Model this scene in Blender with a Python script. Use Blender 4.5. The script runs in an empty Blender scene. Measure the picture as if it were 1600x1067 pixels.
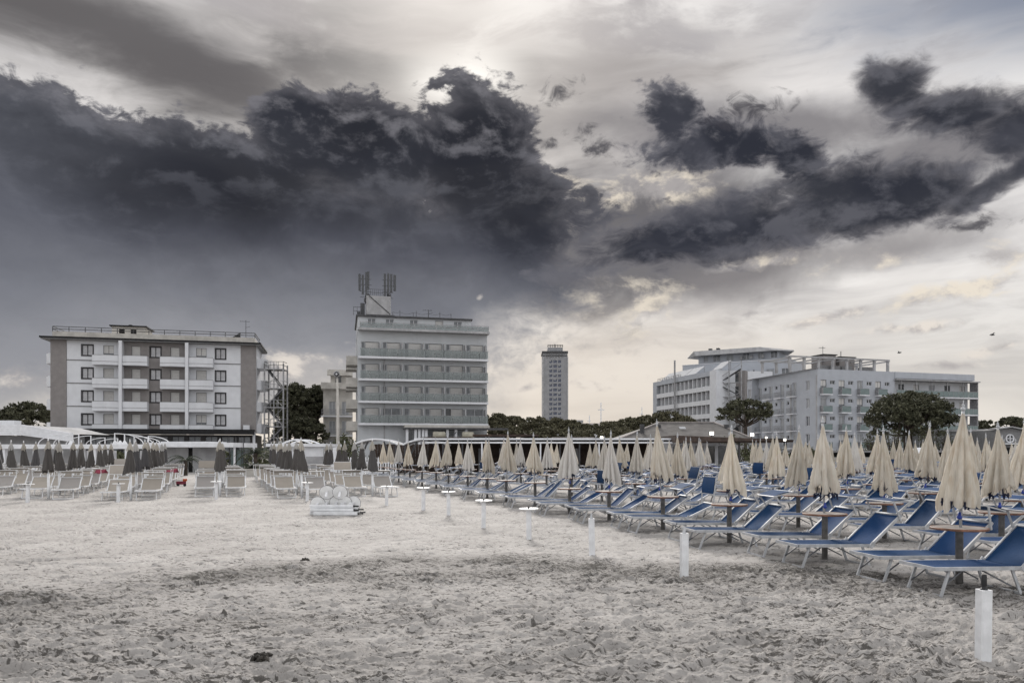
import bpy, math, random
import numpy as np
from mathutils import Vector, Matrix

# ------------------------------------------------------------------ camera, world, sun, exposure
SC = bpy.context.scene
COL = SC.collection
EYE = 1.8          # camera height above the sand
FPX = 1150.0       # focal length in photograph pixels (1600 wide)
HZ = 703.0         # photograph row of the horizon
R = math.radians

cam_data = bpy.data.cameras.new("camera")
cam = bpy.data.objects.new("camera", cam_data)
COL.objects.link(cam)
cam.location = (0, 0, EYE)
cam.rotation_euler = (R(90), 0, 0)
cam_data.sensor_width = 36.0
cam_data.lens = 36.0 * FPX / 1600.0
cam_data.shift_y = (HZ - 533.5) / 1600.0
cam_data.clip_start = 0.1
cam_data.clip_end = 9000.0
SC.camera = cam

SC.view_settings.view_transform = 'Standard'
SC.view_settings.look = 'None'
SC.view_settings.gamma = 1.0
SC.view_settings.use_curve_mapping = False
SC.view_settings.exposure = 1.4
SKY_GAIN = 0.379     # overall sky level (2 ** -exposure: the sky in view keeps its photographed tone)

SUN_AZ = math.atan((695 - 800) / FPX)                 # behind the clouds, ahead of the camera
SUN_EL = math.atan((HZ - 120) / math.hypot(FPX, 105))
sun_data = bpy.data.lights.new("sun", 'SUN')
sun_data.energy = 1.5
sun_data.angle = R(14)
sun_data.color = (1.0, 0.955, 0.9)
sun = bpy.data.objects.new("sun", sun_data)
COL.objects.link(sun)
sdir = Vector((math.sin(SUN_AZ) * math.cos(SUN_EL), math.cos(SUN_AZ) * math.cos(SUN_EL), math.sin(SUN_EL)))
sun.location = sdir * 300
sun.rotation_euler = sdir.to_track_quat('Z', 'Y').to_euler()


class G:
    """small helper that writes node graphs as expressions"""
    def __init__(s, nt): s.nt = nt
    def n(s, t, **props):
        o = s.nt.nodes.new(t)
        for k, v in props.items(): setattr(o, k, v)
        return o
    def put(s, sock, v):
        if v is None: return
        if hasattr(v, 'links'): s.nt.links.new(v, sock)
        elif isinstance(v, (tuple, list)) and len(v) == 3 and sock.type == 'RGBA': sock.default_value = (*v, 1)
        else: sock.default_value = v
    def m(s, op, a, b=None, c=None, clamp=False):
        o = s.n('ShaderNodeMath', operation=op, use_clamp=clamp)
        for i, v in enumerate((a, b, c)): s.put(o.inputs[i], v)
        return o.outputs[0]
    def v(s, op, a, b=None, out=0, scale=None):
        o = s.n('ShaderNodeVectorMath', operation=op)
        s.put(o.inputs[0], a); s.put(o.inputs[1], b)
        if scale is not None: s.put(o.inputs['Scale'], scale)
        return o.outputs['Value'] if op in ('LENGTH', 'DOT_PRODUCT', 'DISTANCE') else o.outputs[0]
    def mix(s, f, a, b, blend='MIX'):
        o = s.n('ShaderNodeMix', data_type='RGBA', blend_type=blend)
        s.put(o.inputs[0], f); s.put(o.inputs[6], a); s.put(o.inputs[7], b)
        return o.outputs[2]
    def mixf(s, f, a, b):
        o = s.n('ShaderNodeMix', data_type='FLOAT')
        s.put(o.inputs[0], f); s.put(o.inputs[2], a); s.put(o.inputs[3], b)
        return o.outputs[0]
    def ss(s, x, lo, hi, a=0.0, b=1.0, kind='SMOOTHSTEP'):
        o = s.n('ShaderNodeMapRange', interpolation_type=kind)
        for i, v in enumerate((x, lo, hi, a, b)): s.put(o.inputs[i], v)
        return o.outputs[0]
    def noise(s, vec, scale, detail=4, rough=0.5, dist=0.0, lac=2.0, color=False, w=None):
        o = s.n('ShaderNodeTexNoise')
        s.put(o.inputs['Vector'], vec); o.inputs['Scale'].default_value = scale
        o.inputs['Detail'].default_value = detail; o.inputs['Roughness'].default_value = rough
        o.inputs['Distortion'].default_value = dist; o.inputs['Lacunarity'].default_value = lac
        return o.outputs['Color'] if color else o.outputs['Fac']
    def xyz(s, x, y, z):
        o = s.n('ShaderNodeCombineXYZ')
        for i, v in enumerate((x, y, z)): s.put(o.inputs[i], v)
        return o.outputs[0]
    def sep(s, vec):
        o = s.n('ShaderNodeSeparateXYZ'); s.put(o.inputs[0], vec); return o.outputs


def lin(*c):
    """sRGB 0-255 to linear"""
    f = lambda v: v / 255 / 12.92 if v / 255 <= 0.04045 else ((v / 255 + 0.055) / 1.055) ** 2.4
    return tuple(f(v) for v in (c if len(c) > 1 else c * 3))


def make_world():
    w = bpy.data.worlds.new("World"); SC.world = w; w.use_nodes = True
    nt = w.node_tree; nt.nodes.clear(); g = G(nt)
    tc = g.n('ShaderNodeTexCoord')
    d = tc.outputs['Generated']
    dx, dy, dz = g.sep(d)
    az = g.m('ARCTAN2', dx, dy)
    el = g.m('ARCSINE', dz)
    P = g.xyz(az, el, 1.0)
    # the same direction, squashed so that noise runs in flat layers near the horizon
    D1 = g.v('MULTIPLY', d, (1.0, 1.0, 1.7))
    big = g.noise(D1, 3.1, 3, 0.5, color=True)
    warp = g.v('SUBTRACT', big, (0.5, 0.5, 0.5))
    fine = g.noise(D1, 11.0, 7, 0.60, 0.25)
    fine2 = g.noise(g.v('ADD', D1, (0.004, 0.0, 0.028)), 11.0, 7, 0.60, 0.25)
    med = g.noise(D1, 5.0, 6, 0.55, 0.3)
    fN = g.m('SUBTRACT', fine, 0.5)
    mN = g.m('SUBTRACT', med, 0.5)
    wisp = g.noise(g.v('ADD', g.v('MULTIPLY', d, (1.0, 1.0, 3.2)), g.v('SCALE', warp, scale=0.25)), 6.5, 8, 0.62, 0.3)
    streak = g.noise(g.v('ADD', g.v('MULTIPLY', d, (0.8, 1.0, 5.0)), g.v('SCALE', warp, scale=0.35)), 3.2, 6, 0.52, 0.4)
    Pw = g.v('ADD', P, g.v('MULTIPLY', warp, (0.10, 0.07, 0.0)))

    def blob(vec, px, py, rx, ry, rot=0.0):
        u, v = (px - 800) / FPX, (HZ - py) / FPX
        a, e = math.atan(u), math.atan(v / math.hypot(1, u))
        k = 1 / (1 + u * u) ** 0.75
        rx, ry = rx / FPX * k, ry / FPX * k
        c, n = math.cos(R(rot)), math.sin(R(rot))
        x = g.v('DOT_PRODUCT', vec, (c / rx, n / rx, -(c * a + n * e) / rx))
        y = g.v('DOT_PRODUCT', vec, (-n / ry, c / ry, -(c * e - n * a) / ry))
        return g.m('SUBTRACT', 1.0, g.m('SQRT', g.m('MULTIPLY_ADD', y, y, g.m('MULTIPLY', x, x))))

    def field(vec, blobs, k=0.25):
        f = None
        for b in blobs:
            x = blob(vec, *b)
            f = x if f is None else g.m('SMOOTH_MAX', f, x, k)
        return f

    # --- high bright overcast behind everything, over a clear sky
    sky = g.n('ShaderNodeTexSky', sky_type='NISHITA')
    sky.sun_disc = False; sky.sun_elevation = SUN_EL; sky.sun_rotation = SUN_AZ
    sky.air_density = 1.0; sky.dust_density = 2.0; sky.ozone_density = 1.0
    clear = g.v('SCALE', sky.outputs[0], scale=0.10)
    high = g.mix(g.ss(streak, 0.32, 0.66), lin(170, 167, 169), lin(236, 232, 229))
    high = g.mix(g.ss(wisp, 0.42, 0.68, 0, 0.8), high, lin(250, 247, 244))
    warm = g.ss(el, 0.02, 0.30, 1, 0)
    high = g.mix(g.m('MULTIPLY', warm, 0.75), high, g.mix(g.ss(streak, 0.3, 0.7), lin(200, 195, 190), lin(226, 219, 210)))
    col = g.mix(0.94, clear, high)
    # cooler and bluer away from the sun
    far = g.v('DOT_PRODUCT', d, tuple(sdir))
    # the storm stands inland; out over the sea the overcast is thin, even and bright
    col = g.mix(g.ss(far, 0.80, -0.10, 0, 1.0), col, g.mix(g.ss(streak, 0.3, 0.7), (1.0, 1.005, 1.02), (1.34, 1.345, 1.36)))

    # sunlight through the thin cloud
    ga = blob(g.v('ADD', P, g.v('MULTIPLY', warp, (0.05, 0.05, 0.0))), 712, 140, 330, 170)
    gb = blob(g.v('ADD', P, g.v('MULTIPLY', warp, (0.05, 0.05, 0.0))), 715, 134, 115, 50)
    # --- mid grey veils
    def veil(c, blobs, lo, hi, amp, dens, tex=None, vec=None):
        f = field(vec or Pw, blobs)
        f = g.m('ADD', f, g.m('MULTIPLY', tex or mN, amp))
        return g.mix(g.ss(f, lo, hi, 0, dens), col, c)
    sN = g.m('ADD', g.m('SUBTRACT', streak, 0.5), g.m('MULTIPLY', g.m('SUBTRACT', wisp, 0.5), 0.5))
    col = veil(lin(92, 90, 93), [(160, 60, 620, 100, -5), (560, 110, 380, 100, -14)], -0.25, 1.05, 2.6, 0.92, sN)
    col = veil(lin(100, 97, 98), [(40, 20, 380, 80, 0), (360, 150, 420, 80, -8)], -0.2, 1.1, 2.0, 0.8, sN)
    col = veil(lin(146, 140, 139), [(820, 195, 330, 55, -4), (930, 130, 300, 75, 4)], -0.2, 1.0, 2.4, 0.8, sN)
    col = veil(lin(122, 132, 152), [(1600, -20, 460, 120, -10)], -0.2, 1.1, 1.6, 0.9, sN)
    col = g.mix(g.ss(ga, 0.0, 1.0, 0, 0.42), col, (0.85, 0.81, 0.76))
    col = g.mix(g.m('MULTIPLY', g.ss(gb, -0.1, 1.0), g.ss(wisp, 0.25, 0.6, 0.45, 1.0)), col, (1.2, 1.15, 1.08))
    col = veil(lin(128, 125, 128), [(1190, 215, 330, 65, -3), (1480, 245, 240, 75, 4), (1010, 300, 190, 70, 8)], -0.2, 0.8, 2.0, 0.9)
    col = veil(lin(108, 106, 109), [(868, 415, 180, 105, -25), (1080, 420, 260, 70, 9), (1000, 350, 190, 65, 6)], -0.1, 0.6, 2.0, 0.95)
    # wide warm glow low in the sky where the cloud breaks
    gl = blob(g.v('ADD', P, g.v('MULTIPLY', warp, (0.12, 0.06, 0.0))), 960, 590, 420, 130)
    col = g.mix(g.ss(gl, 0.0, 0.8, 0, 0.55), col, lin(226, 215, 203))
    col = veil(lin(140, 136, 137), [(1330, 395, 260, 44, 6), (1170, 455, 230, 36, 8)], -0.2, 0.8, 2.2, 0.75)
    col = veil(lin(160, 159, 162), [(220, 575, 640, 95, 0), (600, 505, 220, 70, -10)], -0.1, 0.75, 1.5, 0.75)
    # bright torn edges below the dark bands, lit by the hidden sun
    puff = g.m('ADD', field(Pw, [(960, 470, 110, 60, 10), (850, 320, 90, 50, 0), (1020, 300, 110, 35, 0), (1150, 425, 130, 18, 6), (1370, 410, 110, 24, 10), (1500, 455, 150, 26, 12), (1555, 395, 80, 30, 0)]), g.m('MULTIPLY', fN, 4.6))
    relief = g.m('SUBTRACT', fine, fine2)
    col = g.mix(g.ss(puff, 0.1, 1.0, 0, 0.85), col, g.mix(g.ss(relief, -0.07, 0.09), lin(178, 173, 172), lin(236, 225, 208)))

    # --- the dark storm cloud and its neighbours
    D = [(30, 240, 180, 100, 0), (150, 270, 120, 80, 0), (330, 290, 240, 90, 0), (465, 210, 95, 72, -10), (590, 235, 140, 80, 0),
         (735, 245, 95, 92, 0), (380, 430, 700, 215, 0), (0, 480, 520, 260, 0), (360, 500, 520, 90, 0), (800, 350, 120, 90, -30), (620, 415, 330, 115, -8)]
    E1 = [(1150, 358, 280, 62, 9), (1330, 326, 260, 56, 9), (1300, 300, 150, 46, 0), (1440, 312, 150, 40, 8), (1250, 338, 190, 56, 8), (1010, 388, 150, 46, 10), (1540, 298, 110, 26, 26), (1610, 255, 80, 24, 34),
          (1405, 134, 78, 54, -25), (1490, 176, 140, 50, -12), (1590, 210, 120, 62, -10)]
    E2 = [(1042, 192, 52, 44, -35), (1110, 234, 150, 36, -6), (1240, 250, 44, 56, 25)]
    S = [(870, 147, 26, 12, 12), (905, 212, 32, 14, 20), (936, 236, 28, 20, 0), (858, 230, 20, 10, 0), (1190, 165, 70, 20, 10), (1525, 349, 56, 13, 2)]
    tiny = g.m('SUBTRACT', g.noise(g.v('ADD', D1, g.v('SCALE', warp, scale=0.1)), 34.0, 6, 0.62, 0.6), 0.5)
    fd = field(Pw, D, 0.35)
    Pe = g.v('ADD', P, g.v('MULTIPLY', warp, (0.05, 0.035, 0.0)))
    fe1 = field(Pe, E1, 0.22)
    fe2 = field(Pe, E2, 0.15)
    fs = field(g.v('ADD', P, g.v('MULTIPLY', warp, (0.03, 0.02, 0.0))), S, 0.05)
    nz = g.m('ADD', g.m('MULTIPLY', fN, 1.25), g.m('MULTIPLY', mN, 0.5))
    nt2 = g.m('ADD', nz, g.m('MULTIPLY', tiny, 0.8))
    Fd = g.m('ADD', fd, g.m('MULTIPLY', g.m('MULTIPLY', nt2, 0.95), g.ss(fd, 0.10, 0.50, 1.0, 0.25)))
    Fe = g.m('MAXIMUM', g.m('ADD', fe1, g.m('MULTIPLY', nt2, 1.0)), g.m('ADD', fe2, g.m('MULTIPLY', nt2, 2.2)))
    Fs = g.m('ADD', fs, g.m('ADD', g.m('MULTIPLY', nz, 2.0), g.m('MULTIPLY', tiny, 5.0)))
    # soft underside of the storm: lower down the edge is a gradual curtain of rain
    soft = g.ss(el, 0.14, 0.34, 0.60, 0.15)
    ad = g.ss(Fd, -0.02, soft)
    rmp = g.n('ShaderNodeValToRGB')
    er = rmp.color_ramp.elements
    for i, (p_, c_) in enumerate([(0.0, (182, 180, 180)), (0.085, (164, 164, 168)), (0.135, (148, 149, 155)), (0.19, (117, 119, 127)), (0.26, (79, 81, 91)), (0.34, (52, 54, 62))]):
        e_ = er[i] if i < 2 else er.new(p_)
        e_.position = p_; e_.color = (*lin(*c_), 1)
    g.put(rmp.inputs[0], g.m('ADD', el, g.m('MULTIPLY', mN, 0.10)))
    body = rmp.outputs[0]
    body = g.mix(g.ss(az, -0.64, -0.36, 0.30, 0), body, lin(120, 123, 133))
    billow = g.noise(g.v('ADD', D1, g.v('SCALE', warp, scale=0.5)), 6.0, 5, 0.5, 0.6)
    body = g.mix(g.ss(billow, 0.48, 0.8, 0, 0.25), body, lin(120, 122, 131))
    deep = field(Pw, [(745, 250, 150, 130, 0), (380, 300, 360, 90, 0), (560, 190, 130, 70, 0), (820, 345, 150, 90, -25)], 0.3)
    body = g.mix(g.ss(g.m('ADD', deep, g.m('MULTIPLY', mN, 1.3)), -0.2, 1.0, 0, 0.9), body, lin(36, 38, 46))
    top = g.ss(el, 0.30, 0.43)
    lit = g.m('MULTIPLY', g.ss(g.m('ADD', relief, g.m('MULTIPLY', tiny, 0.12)), -0.02, 0.17), g.mixf(top, 0.10, 0.50))
    body = g.mix(lit, body, g.mix(top, lin(140, 142, 153), lin(150, 148, 154)))
    body = g.mix(g.m('MULTIPLY', g.ss(relief, 0.0, -0.15), g.mixf(top, 0.05, 0.55)), body, lin(38, 40, 49))
    body = g.mix(g.ss(Fd, 0.45, 0.02, 0, 0.38), body, lin(128, 126, 132))
    col = g.mix(g.m('MULTIPLY', ad, 0.985), col, body)
    ae = g.ss(Fe, -0.06, 0.44)
    be = g.mix(g.ss(Fe, 0.05, 0.75), lin(120, 118, 123), lin(42, 45, 55))
    be = g.mix(g.m('MULTIPLY', g.ss(relief, -0.03, 0.15), 0.5), be, lin(112, 112, 120))
    be = g.mix(g.ss(billow, 0.42, 0.72, 0, 0.45), be, lin(92, 93, 102))
    col = g.mix(g.m('MULTIPLY', ae, 0.97), col, be)
    col = g.mix(g.m('MULTIPLY', g.ss(Fs, 0.0, 1.3), 0.85), col, lin(68, 67, 74))
    # small bright cumulus low over the roofs
    low = g.m('ADD', field(Pw, [(480, 570, 90, 40, 0), (30, 600, 100, 36, 0), (752, 470, 9, 6, 40), (820, 605, 44, 12, 5), (915, 600, 50, 14, 5),
                                (1290, 508, 90, 14, 8), (1560, 550, 70, 18, 15), (1180, 498, 60, 10, 0), (1490, 580, 60, 12, 0), (1440, 520, 70, 12, 6)], 0.05), g.m('ADD', g.m('MULTIPLY', fN, 3.0), g.m('MULTIPLY', tiny, 1.2)))
    col = g.mix(g.ss(low, 0.1, 1.0, 0, 0.85), col, g.mix(g.ss(relief, -0.05, 0.08), lin(176, 171, 170), lin(233, 224, 214)))
    # shafts and haze near the horizon, and dull ground-haze below it
    col = g.mix(g.ss(el, 0.0, -0.06), col, lin(120, 118, 115))
    bg = g.n('ShaderNodeBackground'); g.put(bg.inputs['Color'], col); bg.inputs['Strength'].default_value = SKY_GAIN
    out = g.n('ShaderNodeOutputWorld'); nt.links.new(bg.outputs[0], out.inputs[0])


make_world()
SC.world.cycles.sampling_method = 'MANUAL'
SC.world.cycles.sample_map_resolution = 1024
CY = SC.cycles
CY.use_adaptive_sampling = True
CY.adaptive_threshold = 0.015
CY.adaptive_min_samples = 16
CY.max_bounces = 5
CY.diffuse_bounces = 2
CY.glossy_bounces = 2
CY.transmission_bounces = 3
CY.transparent_max_bounces = 6
CY.use_denoising = True

# ------------------------------------------------------------------ helpers
RNG = random.Random(7)
MATS = {}


def mat(name, c, rough=0.7, var=0.12, scale=6.0, bump=0.0, bscale=40.0, metal=0.0, spec=0.35, streaks=0.0, c2=None, coords='Object', emit=None, per_obj=0.0):
    """procedural surface: base colour broken up by noise, optional rain streaks, fine relief"""
    if name in MATS: return MATS[name]
    m = bpy.data.materials.new(name); m.use_nodes = True
    nt = m.node_tree; g = G(nt)
    b = nt.nodes['Principled BSDF']
    tc = g.n('ShaderNodeTexCoord')
    vec = tc.outputs[coords]
    if per_obj:
        oi = g.n('ShaderNodeObjectInfo')
        vec = g.v('ADD', vec, g.v('SCALE', g.xyz(oi.outputs['Random'], oi.outputs['Random'], 0.0), scale=31.0))
    n1 = g.noise(vec, scale, 5, 0.6)
    c = tuple(c); dark = c2 or tuple(v * (1 - 2.2 * var) for v in c); light = tuple(min(1, v * (1 + var)) for v in c)
    col = g.mix(g.ss(n1, 0.3, 0.72), dark, light)
    if streaks:
        st = g.noise(g.v('MULTIPLY', vec, (3.0, 3.0, 0.16)), 1.6, 5, 0.65)
        col = g.mix(g.ss(st, 0.52, 0.8, 0, streaks), col, tuple(v * 0.45 for v in c))
    if per_obj:
        k = g.ss(oi.outputs['Random'], 0, 1, 1 - per_obj, 1 + per_obj * 0.5, 'LINEAR')
        col = g.v('SCALE', col, scale=k)
    g.put(b.inputs['Base Color'], col)
    b.inputs['Roughness'].default_value = rough
    b.inputs['Metallic'].default_value = metal
    b.inputs['Specular IOR Level'].default_value = spec
    if bump:
        bp = g.n('ShaderNodeBump'); bp.inputs['Strength'].default_value = bump; bp.inputs['Distance'].default_value = 0.02
        g.put(bp.inputs['Height'], g.noise(vec, bscale, 4, 0.6)); nt.links.new(bp.outputs[0], b.inputs['Normal'])
    if emit:
        g.put(b.inputs['Emission Color'], emit[0]); b.inputs['Emission Strength'].default_value = emit[1]
    MATS[name] = m
    return m


class MB:
    """collects faces for ONE mesh"""
    def __init__(s): s.v = []; s.f = []
    def face(s, pts):
        n = len(s.v); s.v += [tuple(p) for p in pts]; s.f.append(tuple(range(n, n + len(pts)))); return s
    def add(s, vs, fs):
        n = len(s.v); s.v += [tuple(p) for p in vs]; s.f += [tuple(i + n for i in f) for f in fs]; return s
    def box(s, x0, x1, y0, y1, z0, z1):
        x0, x1 = min(x0, x1), max(x0, x1); y0, y1 = min(y0, y1), max(y0, y1); z0, z1 = min(z0, z1), max(z0, z1)
        return s.add([(x0, y0, z0), (x1, y0, z0), (x1, y1, z0), (x0, y1, z0), (x0, y0, z1), (x1, y0, z1), (x1, y1, z1), (x0, y1, z1)],
                     [(0, 3, 2, 1), (4, 5, 6, 7), (0, 1, 5, 4), (1, 2, 6, 5), (2, 3, 7, 6), (3, 0, 4, 7)])
    def bar(s, p, q, w, h=None, up=(0, 0, 1)):
        """rectangular bar from p to q"""
        p, q = Vector(p), Vector(q); d = (q - p).normalized(); h = h or w
        u = Vector(up)
        if abs(d.dot(u)) > 0.97: u = Vector((1, 0, 0))
        a = d.cross(u).normalized() * w / 2; b = a.cross(d).normalized() * h / 2
        vs = [p - a - b, p + a - b, p + a + b, p - a + b, q - a - b, q + a - b, q + a + b, q - a + b]
        return s.add(vs, [(0, 3, 2, 1), (4, 5, 6, 7), (0, 1, 5, 4), (1, 2, 6, 5), (2, 3, 7, 6), (3, 0, 4, 7)])
    def tube(s, path, r, seg=8, cap=True):
        path = [Vector(p) for p in path]; n0 = len(s.v); k = len(path)
        rr = r if isinstance(r, (list, tuple)) else [r] * k
        prev = None
        for i, p in enumerate(path):
            d = (path[min(i + 1, k - 1)] - path[max(i - 1, 0)]).normalized()
            if prev is None:
                u = Vector((0, 0, 1)) if abs(d.z) < 0.9 else Vector((1, 0, 0))
                a = d.cross(u).normalized()
            else:
                a = (prev - d * prev.dot(d)).normalized()
            prev = a; b = d.cross(a)
            for j in range(seg):
                t = 2 * math.pi * j / seg
                s.v.append(tuple(p + (a * math.cos(t) + b * math.sin(t)) * rr[i]))
        for i in range(k - 1):
            for j in range(seg):
                j2 = (j + 1) % seg
                s.f.append((n0 + i * seg + j, n0 + i * seg + j2, n0 + (i + 1) * seg + j2, n0 + (i + 1) * seg + j))
        if cap:
            s.f.append(tuple(n0 + j for j in reversed(range(seg)))); s.f.append(tuple(n0 + (k - 1) * seg + j for j in range(seg)))
        return s
    def lathe(s, prof, seg=20, cx=0, cy=0, cap=True):
        n0 = len(s.v); k = len(prof)
        for r, z in prof:
            for j in range(seg):
                t = 2 * math.pi * j / seg; s.v.append((cx + r * math.cos(t), cy + r * math.sin(t), z))
        for i in range(k - 1):
            for j in range(seg):
                j2 = (j + 1) % seg
                s.f.append((n0 + i * seg + j, n0 + i * seg + j2, n0 + (i + 1) * seg + j2, n0 + (i + 1) * seg + j))
        if cap:
            s.f.append(tuple(n0 + j for j in reversed(range(seg)))); s.f.append(tuple(n0 + (k - 1) * seg + j for j in range(seg)))
        return s
    def prism(s, poly, z0, z1):
        """poly: (x, y) outline extruded in z"""
        n = len(poly)
        vs = [(x, y, z0) for x, y in poly] + [(x, y, z1) for x, y in poly]
        return s.add(vs, [tuple(reversed(range(n))), tuple(range(n, 2 * n))] + [(i, (i + 1) % n, n + (i + 1) % n, n + i) for i in range(n)])
    def mesh(s, name, m, smooth=False, bevel=0):
        me = bpy.data.meshes.new(name); me.from_pydata(s.v, [], s.f)
        if m: me.materials.append(m if not isinstance(m, str) else MATS[m])
        if smooth: me.polygons.foreach_set('use_smooth', [True] * len(me.polygons))
        me.update()
        return me
    def build(s, name, m, parent=None, smooth=False, loc=None, rot=None):
        return put(name, s.mesh(name, m, smooth), parent, loc, rot)


def put(name, me, parent=None, loc=None, rot=None, sc=None):
    o = bpy.data.objects.new(name, me); COL.objects.link(o)
    if parent: o.parent = parent
    if loc: o.location = loc
    if rot: o.rotation_euler = rot
    if sc: o.scale = sc
    return o


def tag(o, label, cat, group=None, kind=None):
    o['label'] = label; o['category'] = cat
    if group: o['group'] = group
    if kind: o['kind'] = kind
    return o


def thing(name, label, cat, loc=(0, 0, 0), rz=0.0, group=None):
    o = bpy.data.objects.new(name, None); COL.objects.link(o)
    o.empty_display_size = 0.3
    o.location = loc; o.rotation_euler = (0, 0, rz)
    return tag(o, label, cat, group)


def struct(o):
    o['kind'] = 'structure'; return o


def kids(o): return [c for c in ALLKIDS.get(o.name, [])]


def at(px, d, z=0.0):
    """a point at distance d ahead that the photograph shows in column px"""
    return Vector(((px - 800) / FPX * d, d, z))


def zat(py, d): return EYE + (HZ - py) / FPX * d


ORD = ['first', 'second', 'third', 'fourth', 'fifth', 'sixth', 'seventh', 'eighth', 'ninth', 'tenth', 'eleventh', 'twelfth', 'thirteenth', 'fourteenth',
       'fifteenth', 'sixteenth', 'seventeenth', 'eighteenth', 'nineteenth', 'twentieth']

# ------------------------------------------------------------------ value noise for the sand relief (numpy)
_tab = np.random.RandomState(3).rand(256, 256)


def vnoise(x, y, seed=0):
    x = x + seed * 17.3; y = y + seed * 9.1
    xi = np.floor(x).astype(np.int64); yi = np.floor(y).astype(np.int64)
    fx = x - xi; fy = y - yi
    fx = fx * fx * fx * (fx * (fx * 6 - 15) + 10); fy = fy * fy * fy * (fy * (fy * 6 - 15) + 10)
    a = _tab[xi & 255, yi & 255]; b = _tab[(xi + 1) & 255, yi & 255]
    c = _tab[xi & 255, (yi + 1) & 255]; d = _tab[(xi + 1) & 255, (yi + 1) & 255]
    return (a * (1 - fx) + b * fx) * (1 - fy) + (c * (1 - fx) + d * fx) * fy - 0.5


def fbm(x, y, octv=4, seed=0, gain=0.5):
    r = 0; amp = 1.0
    ca, sa = math.cos(0.6), math.sin(0.6)
    for i in range(octv):
        r = r + amp * vnoise(x, y, seed + i * 3)
        x, y = (x * ca - y * sa) * 2.03, (x * sa + y * ca) * 2.03
        amp *= gain
    return r


BX = [-40, -10, -8, -6.5, -4.3, -2.1, 0.0, 2.0, 4.3, 6.0, 9.0, 40]
BY = [6.0, 8.2, 8.9, 9.4, 10.6, 12.2, 12.5, 11.7, 11.3, 10.4, 9.6, 8]


def sand_height(x, y, full=True):
    """relief of the beach and how much of it is freshly turned, damp sand"""
    yb = np.interp(x, BX, BY) + 1.3 * vnoise(x * 0.7, y * 0.25, 5) + 0.35 * vnoise(x * 3.1, y * 2.0, 8)
    depth = yb - y                                         # metres on the camera's side of the tracked edge
    rough = np.clip(depth / 1.1 + 0.5, 0, 1)
    turned = rough * np.clip(1.25 - depth / 3.6, 0.42, 1) * np.clip(0.85 + 1.0 * fbm(x * 0.8, y * 1.1, 3, 55), 0.5, 1)
    near = np.clip(depth / 2.5, 0, 1)
    fade = np.clip(1.6 - y / 45.0, 0.12, 1)
    h = 0.05 * fbm(x * 0.35, y * 0.35, 2, 1) * fade
    # wind lies in from the left: small ridges run across the view
    xr, yr = x * 0.93 + y * 0.36, -x * 0.36 + y * 0.93
    rip = fbm(xr * 1.7, yr * 4.2, 4, 11, 0.55)
    lump = fbm(xr * 4.2, yr * 7.5, 4, 21, 0.55)
    lump2 = fbm(xr * 9.5, yr * 15.0, 3, 25, 0.55)
    tread = fbm(xr * 18.0, yr * 30.0, 3, 31, 0.6)
    big = fbm(xr * 1.5, yr * 2.6, 3, 41)
    st = lambda n, c, k: 1 / (1 + np.exp(-(n - c) * k))           # crusted sand breaks into small steps
    act = np.clip(0.25 + 0.75 * np.maximum(turned, near * np.clip(0.62 + 1.2 * fbm(x * 0.5, y * 0.7, 2, 51), 0.15, 1)), 0, 1)
    h = h + (0.014 + 0.014 * rough) * rip * fade
    h = h + 0.016 * act * rough * st(big, 0.12, 90)
    h = h + 0.018 * act * rough * st(lump, 0.16, 80) + 0.012 * act * rough * lump
    h = h + (0.004 + 0.013 * act * rough) * st(lump2, 0.14, 45)
    h = h + (0.002 + 0.006 * act * rough) * tread
    h = h - (1 - rough) * fade * (0.034 * st(lump, 0.36, 40) + 0.022 * st(lump2, 0.40, 40) + 0.040 * st(big, 0.40, 40))
    crumb = np.clip(vnoise(xr * 34, yr * 40, 71) - 0.22, 0, 1)
    h = h + (0.010 + 0.07 * turned + 0.03 * near) * crumb
    return h, turned


def footprints(X, Y, Z, rng):
    """soft-edged dents pressed into the sheet"""
    n = 1500
    for i in range(n):
        y = rng.uniform(4.0, 30) if i % 3 else rng.uniform(4, 12)
        x = rng.uniform(-0.85, 0.85) * y
        a = rng.uniform(-0.5, 0.5) + (0.3 if rng.random() < 0.6 else 1.4)
        L, W = rng.uniform(0.10, 0.17), rng.uniform(0.05, 0.085)
        dp = rng.uniform(0.012, 0.04) * (1.0 if y < 12 else 0.7)
        j0, j1 = np.searchsorted(Y[:, 0], (y - 0.3, y + 0.3))
        if j1 - j0 < 2: continue
        s = X[j0, :] ; i0, i1 = np.searchsorted(s, (x - 0.4, x + 0.4))
        if i1 - i0 < 2: continue
        xs = X[j0:j1, i0:i1] - x; ys = Y[j0:j1, i0:i1] - y
        u = (xs * math.cos(a) + ys * math.sin(a)) / L; v = (-xs * math.sin(a) + ys * math.cos(a)) / W
        q = u * u + v * v
        Z[j0:j1, i0:i1] += -dp * np.exp(-q * q * 0.8) + dp * 0.45 * np.exp(-((np.sqrt(q) - 1.45) / 0.3) ** 2)


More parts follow.
